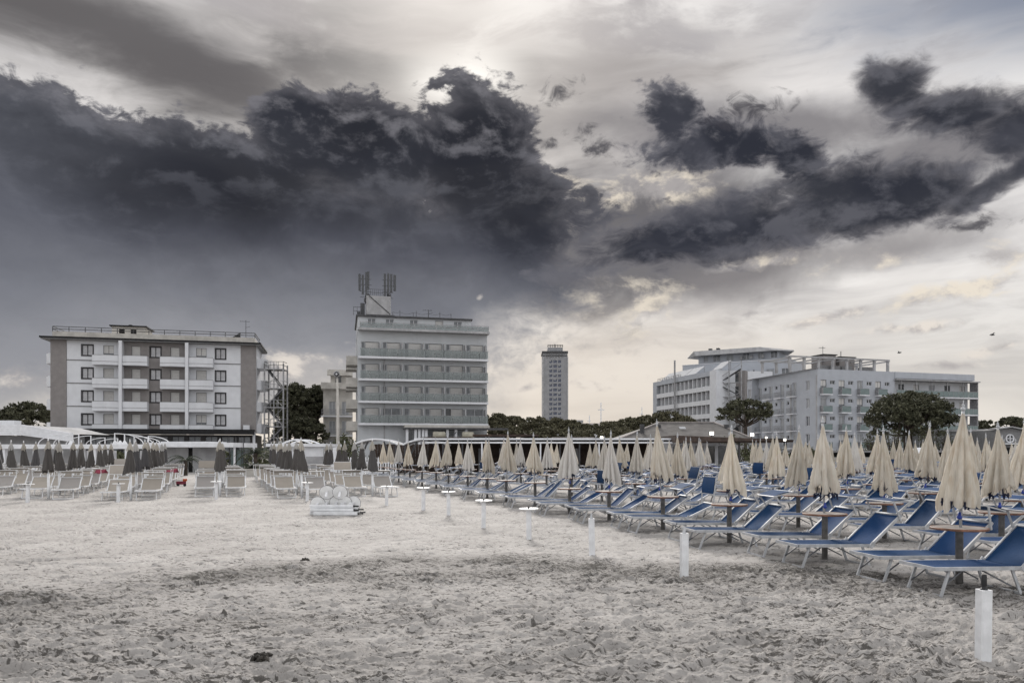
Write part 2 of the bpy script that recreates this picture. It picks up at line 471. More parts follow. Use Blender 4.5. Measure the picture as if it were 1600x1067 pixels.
def make_sand():
    # rows get wider apart with distance, columns fan out: dense where the beach is near
    scr = np.concatenate([np.linspace(620, 60, 700), np.linspace(59.3, 14, 70)])
    ys = EYE * FPX / scr
    nx = 1150
    t = np.linspace(-1.0, 1.0, nx)
    Y = np.repeat(ys[:, None], nx, 1)
    X = t[None, :] * (0.86 * ys[:, None] + 1.2)
    Z, wet = sand_height(X, Y)
    Z = Z.copy(); footprints(X, Y, Z, RNG)
    edge = np.clip((Y - 60) / 60, 0, 1)
    Z = Z * (1 - edge)
    nr = len(ys)
    co = np.stack([X, Y, Z], -1).reshape(-1, 3)
    idx = np.arange(nr * nx).reshape(nr, nx)
    fa = np.stack([idx[:-1, :-1], idx[:-1, 1:], idx[1:, 1:], idx[1:, :-1]], -1).reshape(-1, 4)
    me = bpy.data.meshes.new('sand')
    me.vertices.add(len(co)); me.vertices.foreach_set('co', co.ravel().astype(np.float32))
    me.loops.add(fa.size); me.loops.foreach_set('vertex_index', fa.ravel().astype(np.int32))
    me.polygons.add(len(fa)); me.polygons.foreach_set('loop_start', np.arange(0, fa.size, 4, dtype=np.int32))
    me.update(); me.validate()
    me.polygons.foreach_set('use_smooth', np.ones(len(fa), dtype=bool))
    at_ = me.attributes.new('damp', 'FLOAT', 'POINT'); at_.data.foreach_set('value', wet.ravel().astype(np.float32))
    m = bpy.data.materials.new('beach_sand'); m.use_nodes = True
    nt = m.node_tree; g = G(nt); b = nt.nodes['Principled BSDF']
    geo = g.n('ShaderNodeNewGeometry'); pos = geo.outputs['Position']
    an = g.n('ShaderNodeAttribute', attribute_name='damp')
    n1 = g.noise(pos, 0.7, 5, 0.6); n2 = g.noise(g.v('MULTIPLY', pos, (3.0, 7.0, 3.0)), 1.6, 6, 0.65); n3 = g.noise(pos, 60.0, 4, 0.7)
    col = g.mix(g.ss(n1, 0.3, 0.7), (0.355, 0.339, 0.326), (0.452, 0.433, 0.419))
    col = g.mix(g.ss(n2, 0.5, 0.72, 0, 0.40), col, (0.27, 0.25, 0.235))
    dampf = g.m('MULTIPLY', an.outputs['Fac'], g.ss(n2, 0.25, 0.62, 0.45, 1.0))
    col = g.mix(g.m('MULTIPLY', dampf, 0.85), col, (0.155, 0.148, 0.14))
    col = g.mix(g.ss(n3, 0.52, 0.8, 0, 0.5), col, (0.15, 0.14, 0.13))
    # dark streaks painted in for the shaded edges of dents and small steps
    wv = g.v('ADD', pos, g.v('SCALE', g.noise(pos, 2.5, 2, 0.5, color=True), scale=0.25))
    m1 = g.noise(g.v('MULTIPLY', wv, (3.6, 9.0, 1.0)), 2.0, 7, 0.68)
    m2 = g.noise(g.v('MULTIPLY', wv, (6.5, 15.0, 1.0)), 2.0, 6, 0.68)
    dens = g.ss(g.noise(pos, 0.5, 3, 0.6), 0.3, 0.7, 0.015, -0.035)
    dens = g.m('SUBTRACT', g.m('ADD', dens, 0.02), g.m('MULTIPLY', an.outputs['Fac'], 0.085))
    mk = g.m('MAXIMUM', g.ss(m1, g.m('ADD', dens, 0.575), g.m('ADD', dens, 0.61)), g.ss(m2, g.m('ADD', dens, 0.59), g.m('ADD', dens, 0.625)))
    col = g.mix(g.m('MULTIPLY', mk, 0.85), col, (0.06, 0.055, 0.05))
    # dark flecks of shell and seaweed crumbs
    vo = g.n('ShaderNodeTexVoronoi'); vo.inputs['Scale'].default_value = 9.0; g.put(vo.inputs['Vector'], pos)
    fl = g.m('MULTIPLY', g.ss(vo.outputs['Distance'], 0.11, 0.06), g.ss(g.noise(pos, 1.3, 3, 0.6), 0.52, 0.66))
    col = g.mix(g.m('MULTIPLY', fl, 0.8), col, (0.05, 0.045, 0.04))
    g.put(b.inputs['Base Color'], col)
    b.inputs['Roughness'].default_value = 0.9; b.inputs['Specular IOR Level'].default_value = 0.15
    bp = g.n('ShaderNodeBump'); bp.inputs['Strength'].default_value = 1.0; bp.inputs['Distance'].default_value = 0.025
    hh = g.m('ADD', g.m('MULTIPLY', g.noise(g.v('MULTIPLY', pos, (1.0, 1.8, 1.0)), 9.0, 6, 0.65), 0.9), g.m('MULTIPLY', n3, 0.35))
    g.put(bp.inputs['Height'], hh); nt.links.new(bp.outputs[0], b.inputs['Normal'])
    me.materials.append(m)
    MATS['beach_sand'] = m
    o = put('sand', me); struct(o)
    # the land and shore all round, a little lower, out to the horizon
    gm = mat('land', (0.22, 0.20, 0.17), 0.95, 0.25, 0.05)
    k = MB(); k.face([(-4000, -1500, -0.22), (4000, -1500, -0.22), (4000, 6000, -0.22), (-4000, 6000, -0.22)])
    struct(k.build('ground', gm))
    k = MB(); k.face([(-120, -60, -0.12), (120, -60, -0.12), (120, 3.6, -0.12), (-120, 3.6, -0.12)])
    struct(k.build('shore_sand', m))
    return o


make_sand()

# ------------------------------------------------------------------ beach furniture
mat('alu', (0.46, 0.47, 0.49), 0.6, 0.10, 9, metal=0.15)
mat('alu_dark', (0.16, 0.165, 0.18), 0.5, 0.15, 9, metal=0.3)
mat('white_paint', (0.72, 0.73, 0.75), 0.5, 0.06, 7, streaks=0.18)
mat('white_plastic', (0.80, 0.80, 0.80), 0.45, 0.05, 5, streaks=0.12)
mat('black_plastic', (0.018, 0.018, 0.02), 0.5, 0.2, 12)
mat('blue_plastic', (0.02, 0.05, 0.30), 0.4, 0.1, 12)
mat('wood_rim', (0.20, 0.10, 0.065), 0.55, 0.25, 14, bump=0.1)
mat('weathered_top', (0.24, 0.215, 0.20), 0.7, 0.2, 9)
mat('post_grey', (0.27, 0.262, 0.255), 0.55, 0.15, 9, metal=0.2, streaks=0.3)
mat('trim_dark', (0.16, 0.16, 0.17), 0.6, 0.1, 5)
mat('navy_cloth', (0.012, 0.018, 0.05), 0.8, 0.2, 20)


def fabric(name, c, weave=900.0, trans=0.0, fold_shade=0.0, per_obj=0.0, grime=0.25):
    m = bpy.data.materials.new(name); m.use_nodes = True
    nt = m.node_tree; g = G(nt); b = nt.nodes['Principled BSDF']
    tc = g.n('ShaderNodeTexCoord'); vec = tc.outputs['Object']
    oi = g.n('ShaderNodeObjectInfo'); rnd = oi.outputs['Random']
    sv = g.v('ADD', vec, g.v('SCALE', g.xyz(rnd, rnd, rnd), scale=23.0))
    n1 = g.noise(sv, 3.0, 5, 0.6); n2 = g.noise(g.v('MULTIPLY', sv, (9.0, 9.0, 0.9)), 2.0, 4, 0.6)
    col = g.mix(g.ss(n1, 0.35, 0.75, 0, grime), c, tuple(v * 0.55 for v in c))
    if fold_shade: col = g.mix(g.ss(n2, 0.42, 0.75, 0, fold_shade), col, (c[0] * 0.70, c[1] * 0.60, c[2] * 0.50))  # browner streaks painted in for the light and dark of folds
    if per_obj:
        k = g.ss(rnd, 0, 1, 1 - per_obj, 1.0, 'LINEAR'); col = g.v('SCALE', col, scale=k)
        tint = g.ss(g.m('FRACT', g.m('MULTIPLY', rnd, 7.31)), 0.62, 0.85, 0, 0.55)
        col = g.mix(tint, col, (c[0] * 0.80, c[1] * 0.86, c[2] * 1.0))
    g.put(b.inputs['Base Color'], col); b.inputs['Roughness'].default_value = 0.85; b.inputs['Specular IOR Level'].default_value = 0.2
    if 'Sheen Weight' in b.inputs: b.inputs['Sheen Weight'].default_value = 0.0 if c[2] < 0.2 and c[0] < 0.05 else 0.15
    bp = g.n('ShaderNodeBump'); bp.inputs['Strength'].default_value = 0.35; bp.inputs['Distance'].default_value = 0.01
    g.put(bp.inputs['Height'], g.m('ADD', n2, g.m('MULTIPLY', g.noise(sv, 26.0, 3, 0.6), 0.4))); nt.links.new(bp.outputs[0], b.inputs['Normal'])
    if trans:
        out = nt.nodes['Material Output']; t = g.n('ShaderNodeBsdfTranslucent'); g.put(t.inputs[0], col)
        mx = g.n('ShaderNodeMixShader'); mx.inputs[0].default_value = trans
        nt.links.new(b.outputs[0], mx.inputs[1]); nt.links.new(t.outputs[0], mx.inputs[2]); nt.links.new(mx.outputs[0], out.inputs[0])
    MATS[name] = m
    return m


fabric('blue_mesh', (0.014, 0.053, 0.142), per_obj=0.35, grime=0.45)
fabric('beige_mesh', (0.37, 0.335, 0.295), per_obj=0.2, grime=0.2)
fabric('cream_canvas', (0.82, 0.765, 0.67), trans=0.34, fold_shade=0.7, per_obj=0.28, grime=0.3)
fabric('grey_canvas', (0.085, 0.079, 0.076), trans=0.08, fold_shade=0.2, per_obj=0.2)
fabric('cap_canvas', (0.52, 0.49, 0.44), trans=0.25, fold_shade=0.4, per_obj=0.2)

HINGE = (0.22, 0.325); BL = 0.70


def sheet(x0, x1, hw, sag, nx=8, ny=6, th=0.008):
    k = MB()
    P = lambda i, j, o: (x0 + (x1 - x0) * i / nx, -hw + 2 * hw * j / ny, -sag * (1 - (2 * j / ny - 1) ** 2) * (0.4 + 0.6 * math.sin(math.pi * i / nx)) - o)
    for o, flip in ((0, 0), (th, 1)):
        vs = [P(i, j, o) for i in range(nx + 1) for j in range(ny + 1)]
        fs = []
        for i in range(nx):
            for j in range(ny):
                q = (i * (ny + 1) + j, (i + 1) * (ny + 1) + j, (i + 1) * (ny + 1) + j + 1, i * (ny + 1) + j + 1)
                fs.append(q[::-1] if flip else q)
        k.add(vs, fs)
    return k


def lounger_parts(fm, cloth, tagn, angs):
    """meshes of a folding sun lounger; x runs from foot (-1.02) to head"""
    L = {}
    HW = 0.30
    rail = MB(); hx, hz = HINGE
    for s in (-1, 1):
        rail.bar((-1.02, s * HW, 0.350), (hx + 0.06, s * HW, hz), 0.028, 0.045)
        rail.bar((hx - 0.02, s * (HW + 0.025), hz - 0.03), (hx + 0.03, s * (HW + 0.025), hz + 0.05), 0.02, 0.06)
    rail.bar((-1.02, -HW - 0.014, 0.350), (-1.02, HW + 0.014, 0.350), 0.028, 0.04)
    rail.bar((hx - 0.03, -HW + 0.014, hz - 0.02), (hx - 0.03, HW - 0.014, hz - 0.02), 0.022, 0.022)
    L['seat_frame'] = rail.mesh('seat_frame', fm)
    L['seat'] = sheet(-1.0, hx - 0.01, HW - 0.012, 0.03).mesh('seat', cloth, True)
    leg = MB()
    for s in (-1, 1): leg.bar((0, s * (HW - 0.03), 0), (-0.13, s * (HW - 0.02), -0.335), 0.022, 0.034)
    leg.bar((-0.128, -HW + 0.01, -0.333), (-0.128, HW - 0.01, -0.333), 0.022, 0.03)
    L['leg'] = leg.mesh('leg', fm)
    for nm, x0_, z0_, x1_, z1_ in (('brace', -0.60, 0.315, -0.90, 0.12), ('brace_rear', -0.32, 0.305, 0.10, 0.10)):
        br = MB()
        for s in (-1, 1): br.bar((x0_, s * (HW - 0.045), z0_), (x1_, s * (HW - 0.045), z1_), 0.012, 0.018)
        br.bar((x0_, -HW + 0.045, z0_), (x0_, HW - 0.045, z0_), 0.012, 0.014)
        L[nm] = br.mesh('brace', MATS['alu_dark'] if tagn == 'blue' else fm)
    bf = MB()
    for s in (-1, 1): bf.bar((0, s * (HW - 0.004), 0), (BL, s * (HW - 0.004), 0), 0.028, 0.042)
    bf.bar((BL, -HW - 0.01, 0), (BL, HW + 0.01, 0), 0.028, 0.036)
    L['backrest_frame'] = bf.mesh('backrest_frame', fm)
    L['backrest'] = sheet(0.02, BL - 0.01, HW - 0.018, 0.035).mesh('backrest', cloth, True)
    # hood: two arms and a stretched panel
    for typ, bend in (('a', R(-112)), ('b', R(-6))):
        ha = MB(); e = Vector((0.27, 0, 0)); q = Vector((math.cos(bend), 0, math.sin(bend)))
        for s in (-1, 1):
            ha.bar((-0.06, s * (HW + 0.02), 0), (0.27, s * (HW + 0.02), 0), 0.018, 0.026)
            ha.bar(e + Vector((0, s * (HW + 0.02), 0)) - q * 0.04, e + q * 0.36 + Vector((0, s * (HW + 0.02), 0)), 0.016, 0.02)
        for t in (-0.03, 0.35): ha.bar(e + q * t + Vector((0, -HW - 0.02, 0)), e + q * t + Vector((0, HW + 0.02, 0)), 0.016, 0.018)
        L['hood_frame' + typ] = ha.mesh('hood_frame', fm)
        hp = MB(); n = Vector((-q.z, 0, q.x)) * 0.010
        a, b2 = e + q * -0.02 + n, e + q * 0.34 + n
        Y = Vector((0, HW + 0.01, 0))
        vs = []
        for i in range(7):
            c = a.lerp(b2, i / 6) + n * (1.5 * math.sin(math.pi * i / 6))
            vs += [c - Y, c, c + Y]
        hp.add(vs + [Vector(p) - n * 1.4 for p in vs], [(i * 3 + j, i * 3 + j + 3, i * 3 + j + 4, i * 3 + j + 1) for i in range(6) for j in range(2)] +
               [(21 + i * 3 + j + 1, 21 + i * 3 + j + 4, 21 + i * 3 + j + 3, 21 + i * 3 + j) for i in range(6) for j in range(2)])
        L['hood' + typ] = hp.mesh('hood', cloth, True)
    # far-away version: frame in one piece for a few backrest angles
    for ai, ang in enumerate(angs):
        k = MB()
        for s in (-1, 1):
            k.bar((-1.02, s * HW, 0.350), (hx + 0.06, s * HW, hz), 0.03, 0.045)
            c = Vector((hx, s * HW, hz)); k.bar(c, c + Vector((math.cos(ang), 0, math.sin(ang))) * BL, 0.03, 0.042)
            for x in (-0.80, 0.10):
                d = -0.13 if x < 0 else 0.13
                k.bar((x, s * (HW - 0.03), 0.34), (x + d, s * (HW - 0.03), 0.0), 0.024, 0.034)
        k.bar((-1.02, -HW, 0.35), (-1.02, HW, 0.35), 0.03, 0.04)
        for x in (-0.93, 0.23): k.bar((x, -HW, 0.012), (x, HW, 0.012), 0.024, 0.03)
        L['frame%d' % ai] = k.mesh('frame', fm)
    return L


LOD_ANG = [R(26), R(36), R(45)]
BLUE = lounger_parts(MATS['alu'], MATS['blue_mesh'], 'blue', LOD_ANG)
BEIGE_ANG = [R(32), R(36), R(40)]
BEIGE = lounger_parts(MATS['white_paint'], MATS['beige_mesh'], 'beige', BEIGE_ANG)


def ground_z(x, y):
    h, _ = sand_height(np.array([float(x)]), np.array([float(y)])); return float(h[0]) * float(np.clip(1 - (y - 60) / 60, 0, 1))


def lounger(S, name, label, group, x, y, rz, far, ang=None, hood='a', hang=None, rng=RNG):
    t = thing(name, label, 'lounger', (x, y, ground_z(x, y) - 0.004), rz, group)
    if S is BEIGE: t.scale = (1, 1.18, 1)
    hx, hz = HINGE
    if far:
        ai = rng.randrange(3); ang = (LOD_ANG if S is BLUE else BEIGE_ANG)[ai]
        put('frame', S['frame%d' % ai], t)
    else:
        ang = ang if ang is not None else R(rng.uniform(27, 46))
        put('seat_frame', S['seat_frame'], t)
        put('leg', S['leg'], t, (-0.80, 0, 0.345)); put('leg', S['leg'], t, (0.08, 0, 0.345), (0, 0, math.pi))
        if S is BLUE: put('brace', S['brace'], t); put('brace', S['brace_rear'], t)
        put('backrest_frame', S['backrest_frame'], t, (hx, 0, hz), (0, -ang, 0))
    put('seat', S['seat'], t, (0, 0, 0.352), (0, 0.019, 0))
    put('backrest', S['backrest'], t, (hx, 0, hz + 0.006), (0, -ang, 0))
    if hood:
        hang = hang if hang is not None else R(rng.uniform(104, 132))
        e = (hx + (BL - 0.05) * math.cos(ang), 0, hz + (BL - 0.05) * math.sin(ang))
        if not far or hood == 'a': put('hood_frame', S['hood_frame' + hood], t, e, (0, -hang, 0))
        put('hood', S['hood' + hood], t, e, (0, -hang, 0))
    return t


def canopy(seed, ztop, zbot, rbot, ribs=8, lean=0.0, prof=None, hem=0.05, amp=0.30, seg=72, rows=30):
    r = random.Random(seed); k = MB()
    ph = [r.uniform(-0.4, 0.4) for _ in range(ribs)]; am = [r.uniform(0.35, 1.5) for _ in range(ribs)]
    hm = [r.uniform(-1, 1) for _ in range(ribs)]
    tw = r.uniform(-0.5, 0.5); la = r.uniform(0, 6.28)
    prof = prof or [(0, 0.035), (0.05, 0.075), (0.2, 0.21), (0.4, 0.44), (0.6, 0.66), (0.8, 0.87), (0.92, 0.98), (1.0, 0.95)]
    rows_ = []
    for i in range(rows + 1):
        t = i / rows
        pr = np.interp(t, [p[0] for p in prof], [p[1] for p in prof]) * rbot
        for j in range(seg):
            th = 2 * math.pi * j / seg + tw * t
            q = th / (2 * math.pi) * ribs; b = int(math.floor(q)) % ribs; f = q - math.floor(q) + ph[b] * math.sin(math.pi * (q - math.floor(q)))
            w = math.sin(math.pi * f)                       # 0 in the crease, 1 on the lobe
            A = amp * (0.35 + 0.65 * min(1, t * 1.4)) * am[b]
            rr = pr * (1 - A + A * 1.25 * abs(w) ** 0.75) * (1 + 0.035 * math.sin(3 * th + 9 * t + seed))
            rr *= 1 + 0.06 * t * math.sin(21 * th + 6 * math.sin(5 * t + seed)) * math.sin(2 * th + seed)
            z = ztop + (zbot - ztop) * t
            if t > 0.85: z += hem * ((t - 0.85) / 0.15) * (0.9 * (1 - abs(w)) + 0.8 * hm[b])
            if t > 0.5: z -= 0.07 * (t - 0.5) ** 2 * 4 * math.cos(th - la) * (0.5 + lean * 6)
            o = lean * t * t
            k.v.append((rr * math.cos(th) + o * math.cos(la), rr * math.sin(th) + o * math.sin(la), z))
    for i in range(rows):
        for j in range(seg):
            j2 = (j + 1) % seg
            k.f.append((i * seg + j, (i + 1) * seg + j, (i + 1) * seg + j2, i * seg + j2))
    k.f.append(tuple(range(seg)))
    return k, la


CREAM = []
for sd in range(12):
    k, la = canopy(40 + sd, 2.35, 1.10 - 0.04 * (sd % 3), 0.232 + 0.012 * (sd % 4), lean=0.04 + 0.016 * (sd % 5), hem=0.07, amp=0.5)
    li = MB(); r_ = random.Random(sd)
    ox, oy = 0.06 * math.cos(la), 0.06 * math.sin(la)
    for j in range(8):                                      # bound hem and rib ends showing under the cloth
        a = j * math.pi / 4 + r_.uniform(-.2, .2); rr = r_.uniform(0.12, 0.20)
        p = Vector((ox + rr * math.cos(a), oy + rr * math.sin(a), 1.05 - r_.uniform(0, 0.04)))
        a2 = a + 0.75; p2 = Vector((ox + rr * math.cos(a2), oy + rr * math.sin(a2), 1.09))
        li.tube([p + Vector((0, 0, .10)), p, (p + p2) / 2 + Vector((0, 0, .05)), p2], 0.011, 5)
        li.tube([p, (ox * .3 + 0.03 * math.cos(a), oy * .3 + 0.03 * math.sin(a), 1.55)], 0.007, 5)
    CREAM.append((k.mesh('canopy', MATS['cream_canvas'], True), li.mesh('hem_binding', MATS['navy_cloth'])))
pole_me = MB().tube([(0, 0, 0.62), (0, 0, 2.36)], 0.019, 10).mesh('pole', MATS['alu'], True)
finial_me = MB().lathe([(0.024, 2.32), (0.028, 2.34), (0.028, 2.36), (0.012, 2.368), (0.020, 2.385), (0.020, 2.40), (0.006, 2.415), (0.003, 2.46)], 12).mesh('finial', MATS['alu'], True)
knob_me = MB().lathe([(0.010, 0.86), (0.028, 0.87), (0.034, 0.89), (0.028, 0.91), (0.021, 0.92), (0.021, 0.96)], 12, 0.012, -0.01).mesh('crank_knob', MATS['blue_plastic'], True)
tpost_me = MB().lathe([(0.047, -0.15), (0.047, 0.70), (0.06, 0.70), (0.06, 0.722)], 14).mesh('post', MATS['post_grey'], True)
top_me = MB().lathe([(0.02, 0.744), (0.28, 0.744), (0.325, 0.746), (0.325, 0.752), (0.02, 0.752)], 36).mesh('table_top', MATS['weathered_top'])
edge_me = MB().lathe([(0.28, 0.722), (0.345, 0.724), (0.35, 0.73), (0.35, 0.748), (0.344, 0.755), (0.3255, 0.755), (0.3255, 0.7435), (0.28, 0.7435)], 36, cap=False).mesh('edge_band', MATS['wood_rim'])

D1 = Vector((-0.881, 2.247, 0)); DM = Vector((3.26, 0.573, 0)); P0 = Vector((6.04, 9.93, 0))
AX = math.atan2(0.573, 3.26)
ROWN = ['front row by open sand'] + ['%s row from open sand' % o for o in ORD[1:]]
urng = random.Random(11)
for mrow in range(13):
    idx = 0
    for n in range(-1, 17):
        p = P0 + D1 * n + DM * mrow
        if p.x / p.y > 0.80 or p.y > 52: continue
        if n == 16 and mrow in (3, 4, 8): continue
        j = Vector((urng.uniform(-.09, .09), urng.uniform(-.09, .09), 0))
        p = p + (j if mrow or n > 6 else j * 0.3)
        far = p.y > 22
        gz = ground_z(p.x, p.y)
        o = ORD[idx]; rn = ROWN[mrow]
        visible_u = p.x / p.y < 0.735
        if visible_u:
            u = thing('beach_umbrella', 'closed cream umbrella, %s from camera, %s' % (o, rn), 'umbrella', (p.x, p.y, gz), urng.uniform(0, 6.28), 'closed cream umbrellas among the blue loungers')
            u.rotation_euler = (R(urng.gauss(0, 1.2)), R(urng.gauss(0, 1.5)), urng.uniform(0, 6.28))
            s = urng.uniform(0.93, 1.025)
            if n == 0 and mrow == 0: s = 1.0
            if n == 1 and mrow == 0: s = 0.965
            u.scale = (s, s, s)
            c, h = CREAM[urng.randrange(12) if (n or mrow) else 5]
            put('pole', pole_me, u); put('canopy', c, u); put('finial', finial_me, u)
            if p.y < 34: put('hem_binding', h, u)
            if p.y < 22: put('crank_knob', knob_me, u)
            t = thing('pole_table', 'round post table under the %s umbrella from camera, %s' % (o, rn), 'table', (p.x, p.y, gz), urng.uniform(0, 6), 'round tables on the umbrella posts')
            put('post', tpost_me, t); put('table_top', top_me, t); put('edge_band', edge_me, t)
        nx, ny = -math.sin(AX), math.cos(AX)
        for side, off in (('near', -0.52), ('far', 0.50)):
            q = urng.random()
            hood, hang, ang = 'a', None, None
            if q < 0.14: hood, hang = 'b', R(urng.uniform(70, 105))
            elif q < 0.20: hood = None
            if mrow == 0 and n in (0, 1, 2): hood, ang = 'a', R(41)
            if mrow == 0 and n == 2 and side == 'far': hood, hang = 'a', R(120)
            if mrow == 0 and n == 3 and side == 'near': hood, hang, ang = 'b', R(88), R(24)
            rz = AX + urng.uniform(-0.03, 0.03)
            lx, ly = p.x + nx * off + urng.uniform(-.05, .05), p.y + ny * off
            if lx / ly > 0.84: continue
            lounger(BLUE, 'sun_lounger', 'blue lounger, %s side of the %s umbrella from camera, %s' % (side, o, rn), 'blue sun loungers set in rows',
                    lx, ly, rz, far, ang, hood, hang, urng)
        idx += 1

# --- the neighbouring club: grey umbrellas with pale caps, beige loungers facing the sea
GREY = []
for sd in range(4):
    k, la = canopy(80 + sd, 1.86, 1.0, 0.205, lean=0.05, hem=0.03, amp=0.2,
                   prof=[(0, 0.40), (0.15, 0.50), (0.4, 0.66), (0.7, 0.86), (1, 1.0)], seg=48, rows=14)
    k2, _ = canopy(90 + sd, 2.18, 1.80, 0.112, lean=0.01, hem=0.05, amp=0.3, prof=[(0, 0.1), (0.2, 0.34), (0.6, 0.8), (0.85, 1.0), (1, 1.08)], seg=48, rows=10)
    GREY.append((k.mesh('canopy', MATS['grey_canvas'], True), k2.mesh('top_cap', MATS['cap_canvas'], True)))
wpole_me = MB().tube([(0, 0, -0.1), (0, 0, 0.95)], 0.045, 12).tube([(0, 0, 0.95), (0, 0, 2.16)], 0.02, 8).mesh('pole', MATS['white_paint'], True)
wfin_me = MB().lathe([(0.02, 2.14), (0.028, 2.17), (0.018, 2.2), (0.008, 2.26)], 8).mesh('finial', MATS['white_paint'], True)
COLS = [(-23.3, 26.6, 5, 9), (-20.3, 27.0, 1, 8), (-17.3, 27.4, 0, 8), (-13.96, 26.9, 0, 8), (-11.4, 28.75, 0, 6), (-7.9, 27.6, 0, 8), (-5.4, 28.75, 0, 7)]
CN = ['leftmost', 'second', 'third', 'fourth', 'fifth', 'sixth', 'seventh']
grng = random.Random(5)
for ci, (X0, Y0, n0, n1) in enumerate(COLS):
    idx = 0
    for n in range(n0, n1):
        x, y = X0 - 0.881 * n + grng.uniform(-.08, .08), Y0 + 2.247 * n
        gz = ground_z(x, y)
        cn = 'leftmost line' if ci == 0 else '%s line from left' % CN[ci]
        u = thing('beach_umbrella', 'closed grey umbrella with pale cap, %s from front, %s' % (ORD[idx], cn), 'umbrella', (x, y, gz), grng.uniform(0, 6.28), 'closed grey umbrellas of the left beach club')
        u.rotation_euler = (R(grng.uniform(-1, 1)), R(grng.uniform(-1, 1)), grng.uniform(0, 6.28))
        c, cap = GREY[grng.randrange(4)]
        put('pole', wpole_me, u); put('canopy', c, u); put('top_cap', cap, u); put('finial', wfin_me, u)
        for side, off in (('left', -0.60), ('right', 0.60)):
            if ci >= 5 and n > 4 and side == 'right': continue
            hood, hang = ('a', R(grng.uniform(96, 108))) if grng.random() > 0.06 else ('b', R(75))
            lounger(BEIGE, 'sun_lounger', 'beige lounger %s of the %s grey umbrella from front, %s' % (side, ORD[idx], cn), 'beige sun loungers facing the sea',
                    x + off - 0.28, y + 0.72 + grng.uniform(-.1, .1), R(110) + grng.uniform(-.03, .03), n > 1, R(36) if n <= 1 else None, hood, hang, grng)
        idx += 1

# --- white posts along the edge of the open sand, some still with their round trays
def chamfered(hw, c, z0, z1):
    a, b = hw, hw - c
    return MB().prism([(a, -b), (a, b), (b, a), (-b, a), (-a, b), (-a, -b), (-b, -a), (b, -a)], z0, z1)
post_me = chamfered(0.05, 0.012, -0.12, 0.615).mesh('post', MATS['white_paint'])
pin_b = MB().lathe([(0.030, 0.613), (0.030, 0.625), (0.022, 0.628), (0.018, 0.645), (0.022, 0.655), (0.022, 0.74), (0.018, 0.745)], 12).mesh('pin', MATS['black_plastic'], True)
pin_w = MB().lathe([(0.030, 0.613), (0.030, 0.625), (0.018, 0.64), (0.018, 0.70), (0.012, 0.71)], 12).mesh('pin', MATS['alu'], True)
tray_me = MB().lathe([(0.05, 0.622), (0.17, 0.626), (0.20, 0.632), (0.205, 0.642), (0.198, 0.652), (0.188, 0.648), (0.05, 0.644)], 32).mesh('tray', MATS['white_plastic'])
POSTS = [(1536, 1030, 'b', None, 'white post with a black pin, nearest the camera'), (1069, 906, 'w', None, 'bare white post, second from the camera, before the blue loungers'),
         (925, 868, 'w', None, 'bare white post, third from the camera, before the blue loungers'), (826.6, 841, None, 1, 'white post with round tray, nearest of those with a tray'),
         (755.5, 824, None, 1, 'white post with round tray, second of those beside the blue loungers'), (701, 806, None, 1, 'white post with round tray, third of those beside the blue loungers'),
         (661.5, 797, None, 1, 'white post with round tray, fourth of those beside the blue loungers'), (604, 788, None, 1, 'white post with round tray before the rightmost grey umbrella'),
         (480, 782, None, 1, 'white post with round tray behind the pile of trays'), (338, 780, None, 1, 'white post with round tray before the two central beige loungers'),
         (185, 784, None, 1, 'white post with round tray before the fourth line of grey umbrellas'), (43, 784, None, 1, 'leftmost white post with round tray')]
for px, by, pin, tray, lab in POSTS:
    d = EYE * FPX / (by - HZ); p = at(px, d)
    o = thing('beach_post', lab, 'post', (p.x, p.y, ground_z(p.x, p.y)), urng.uniform(-.2, .2), 'white posts along the open sand')
    o.rotation_euler[0] = R(urng.uniform(-1, 1)); o.rotation_euler[1] = R(urng.uniform(-1, 1))
    put('post', post_me, o)
    if pin: put('pin', pin_b if pin == 'b' else pin_w, o)
    if tray: put('tray', tray_me, o); put('pin', pin_b, o, (0, 0, 0.02), None, (0.8, 0.8, 0.9))

# --- the pile of taken-down posts and trays
pc = at(528, 20.6); gz = ground_z(pc.x, pc.y)
lay_post = chamfered(0.045, 0.010, -0.60, 0.60).mesh('post', MATS['white_paint'])
lay_pin = MB().lathe([(0.03, 0.60), (0.03, 0.63), (0.021, 0.64), (0.021, 0.75)], 10).mesh('pin', MATS['black_plastic'], True)
tray2 = MB().lathe([(0.04, 0), (0.17, 0.004), (0.20, 0.010), (0.20, 0.024), (0.193, 0.028), (0.186, 0.022), (0.04, 0.02)], 36).mesh('tray', MATS['white_plastic'])
lays = [(0.04, -0.42, 0.042, 'bottom front'), (-0.12, -0.22, 0.042, 'bottom middle'), (0.02, -0.02, 0.042, 'bottom rear'), (-0.09, -0.30, 0.134, 'middle front'), (0.0, -0.12, 0.134, 'middle rear'), (-0.13, -0.19, 0.226, 'topmost')]
for i, (x, y, z, w) in enumerate(lays):
    o = thing('loose_post', 'white post lying in the pile on the sand, %s one' % w, 'post', (pc.x + x, pc.y + y, gz + z), 0, 'white posts lying in the pile')
    o.rotation_euler = (0, R(90), R(urng.uniform(-4, 4)))
    put('post', lay_post, o); put('pin', lay_pin, o)
rim2 = MB().tube([(0.202 * math.cos(i * math.pi / 18), 0.202 * math.sin(i * math.pi / 18), 0.016) for i in range(37)], 0.008, 5, False).mesh('rim', MATS['trim_dark'])
stub = chamfered(0.032, 0.008, -0.40, 0).mesh('post', MATS['white_paint'])
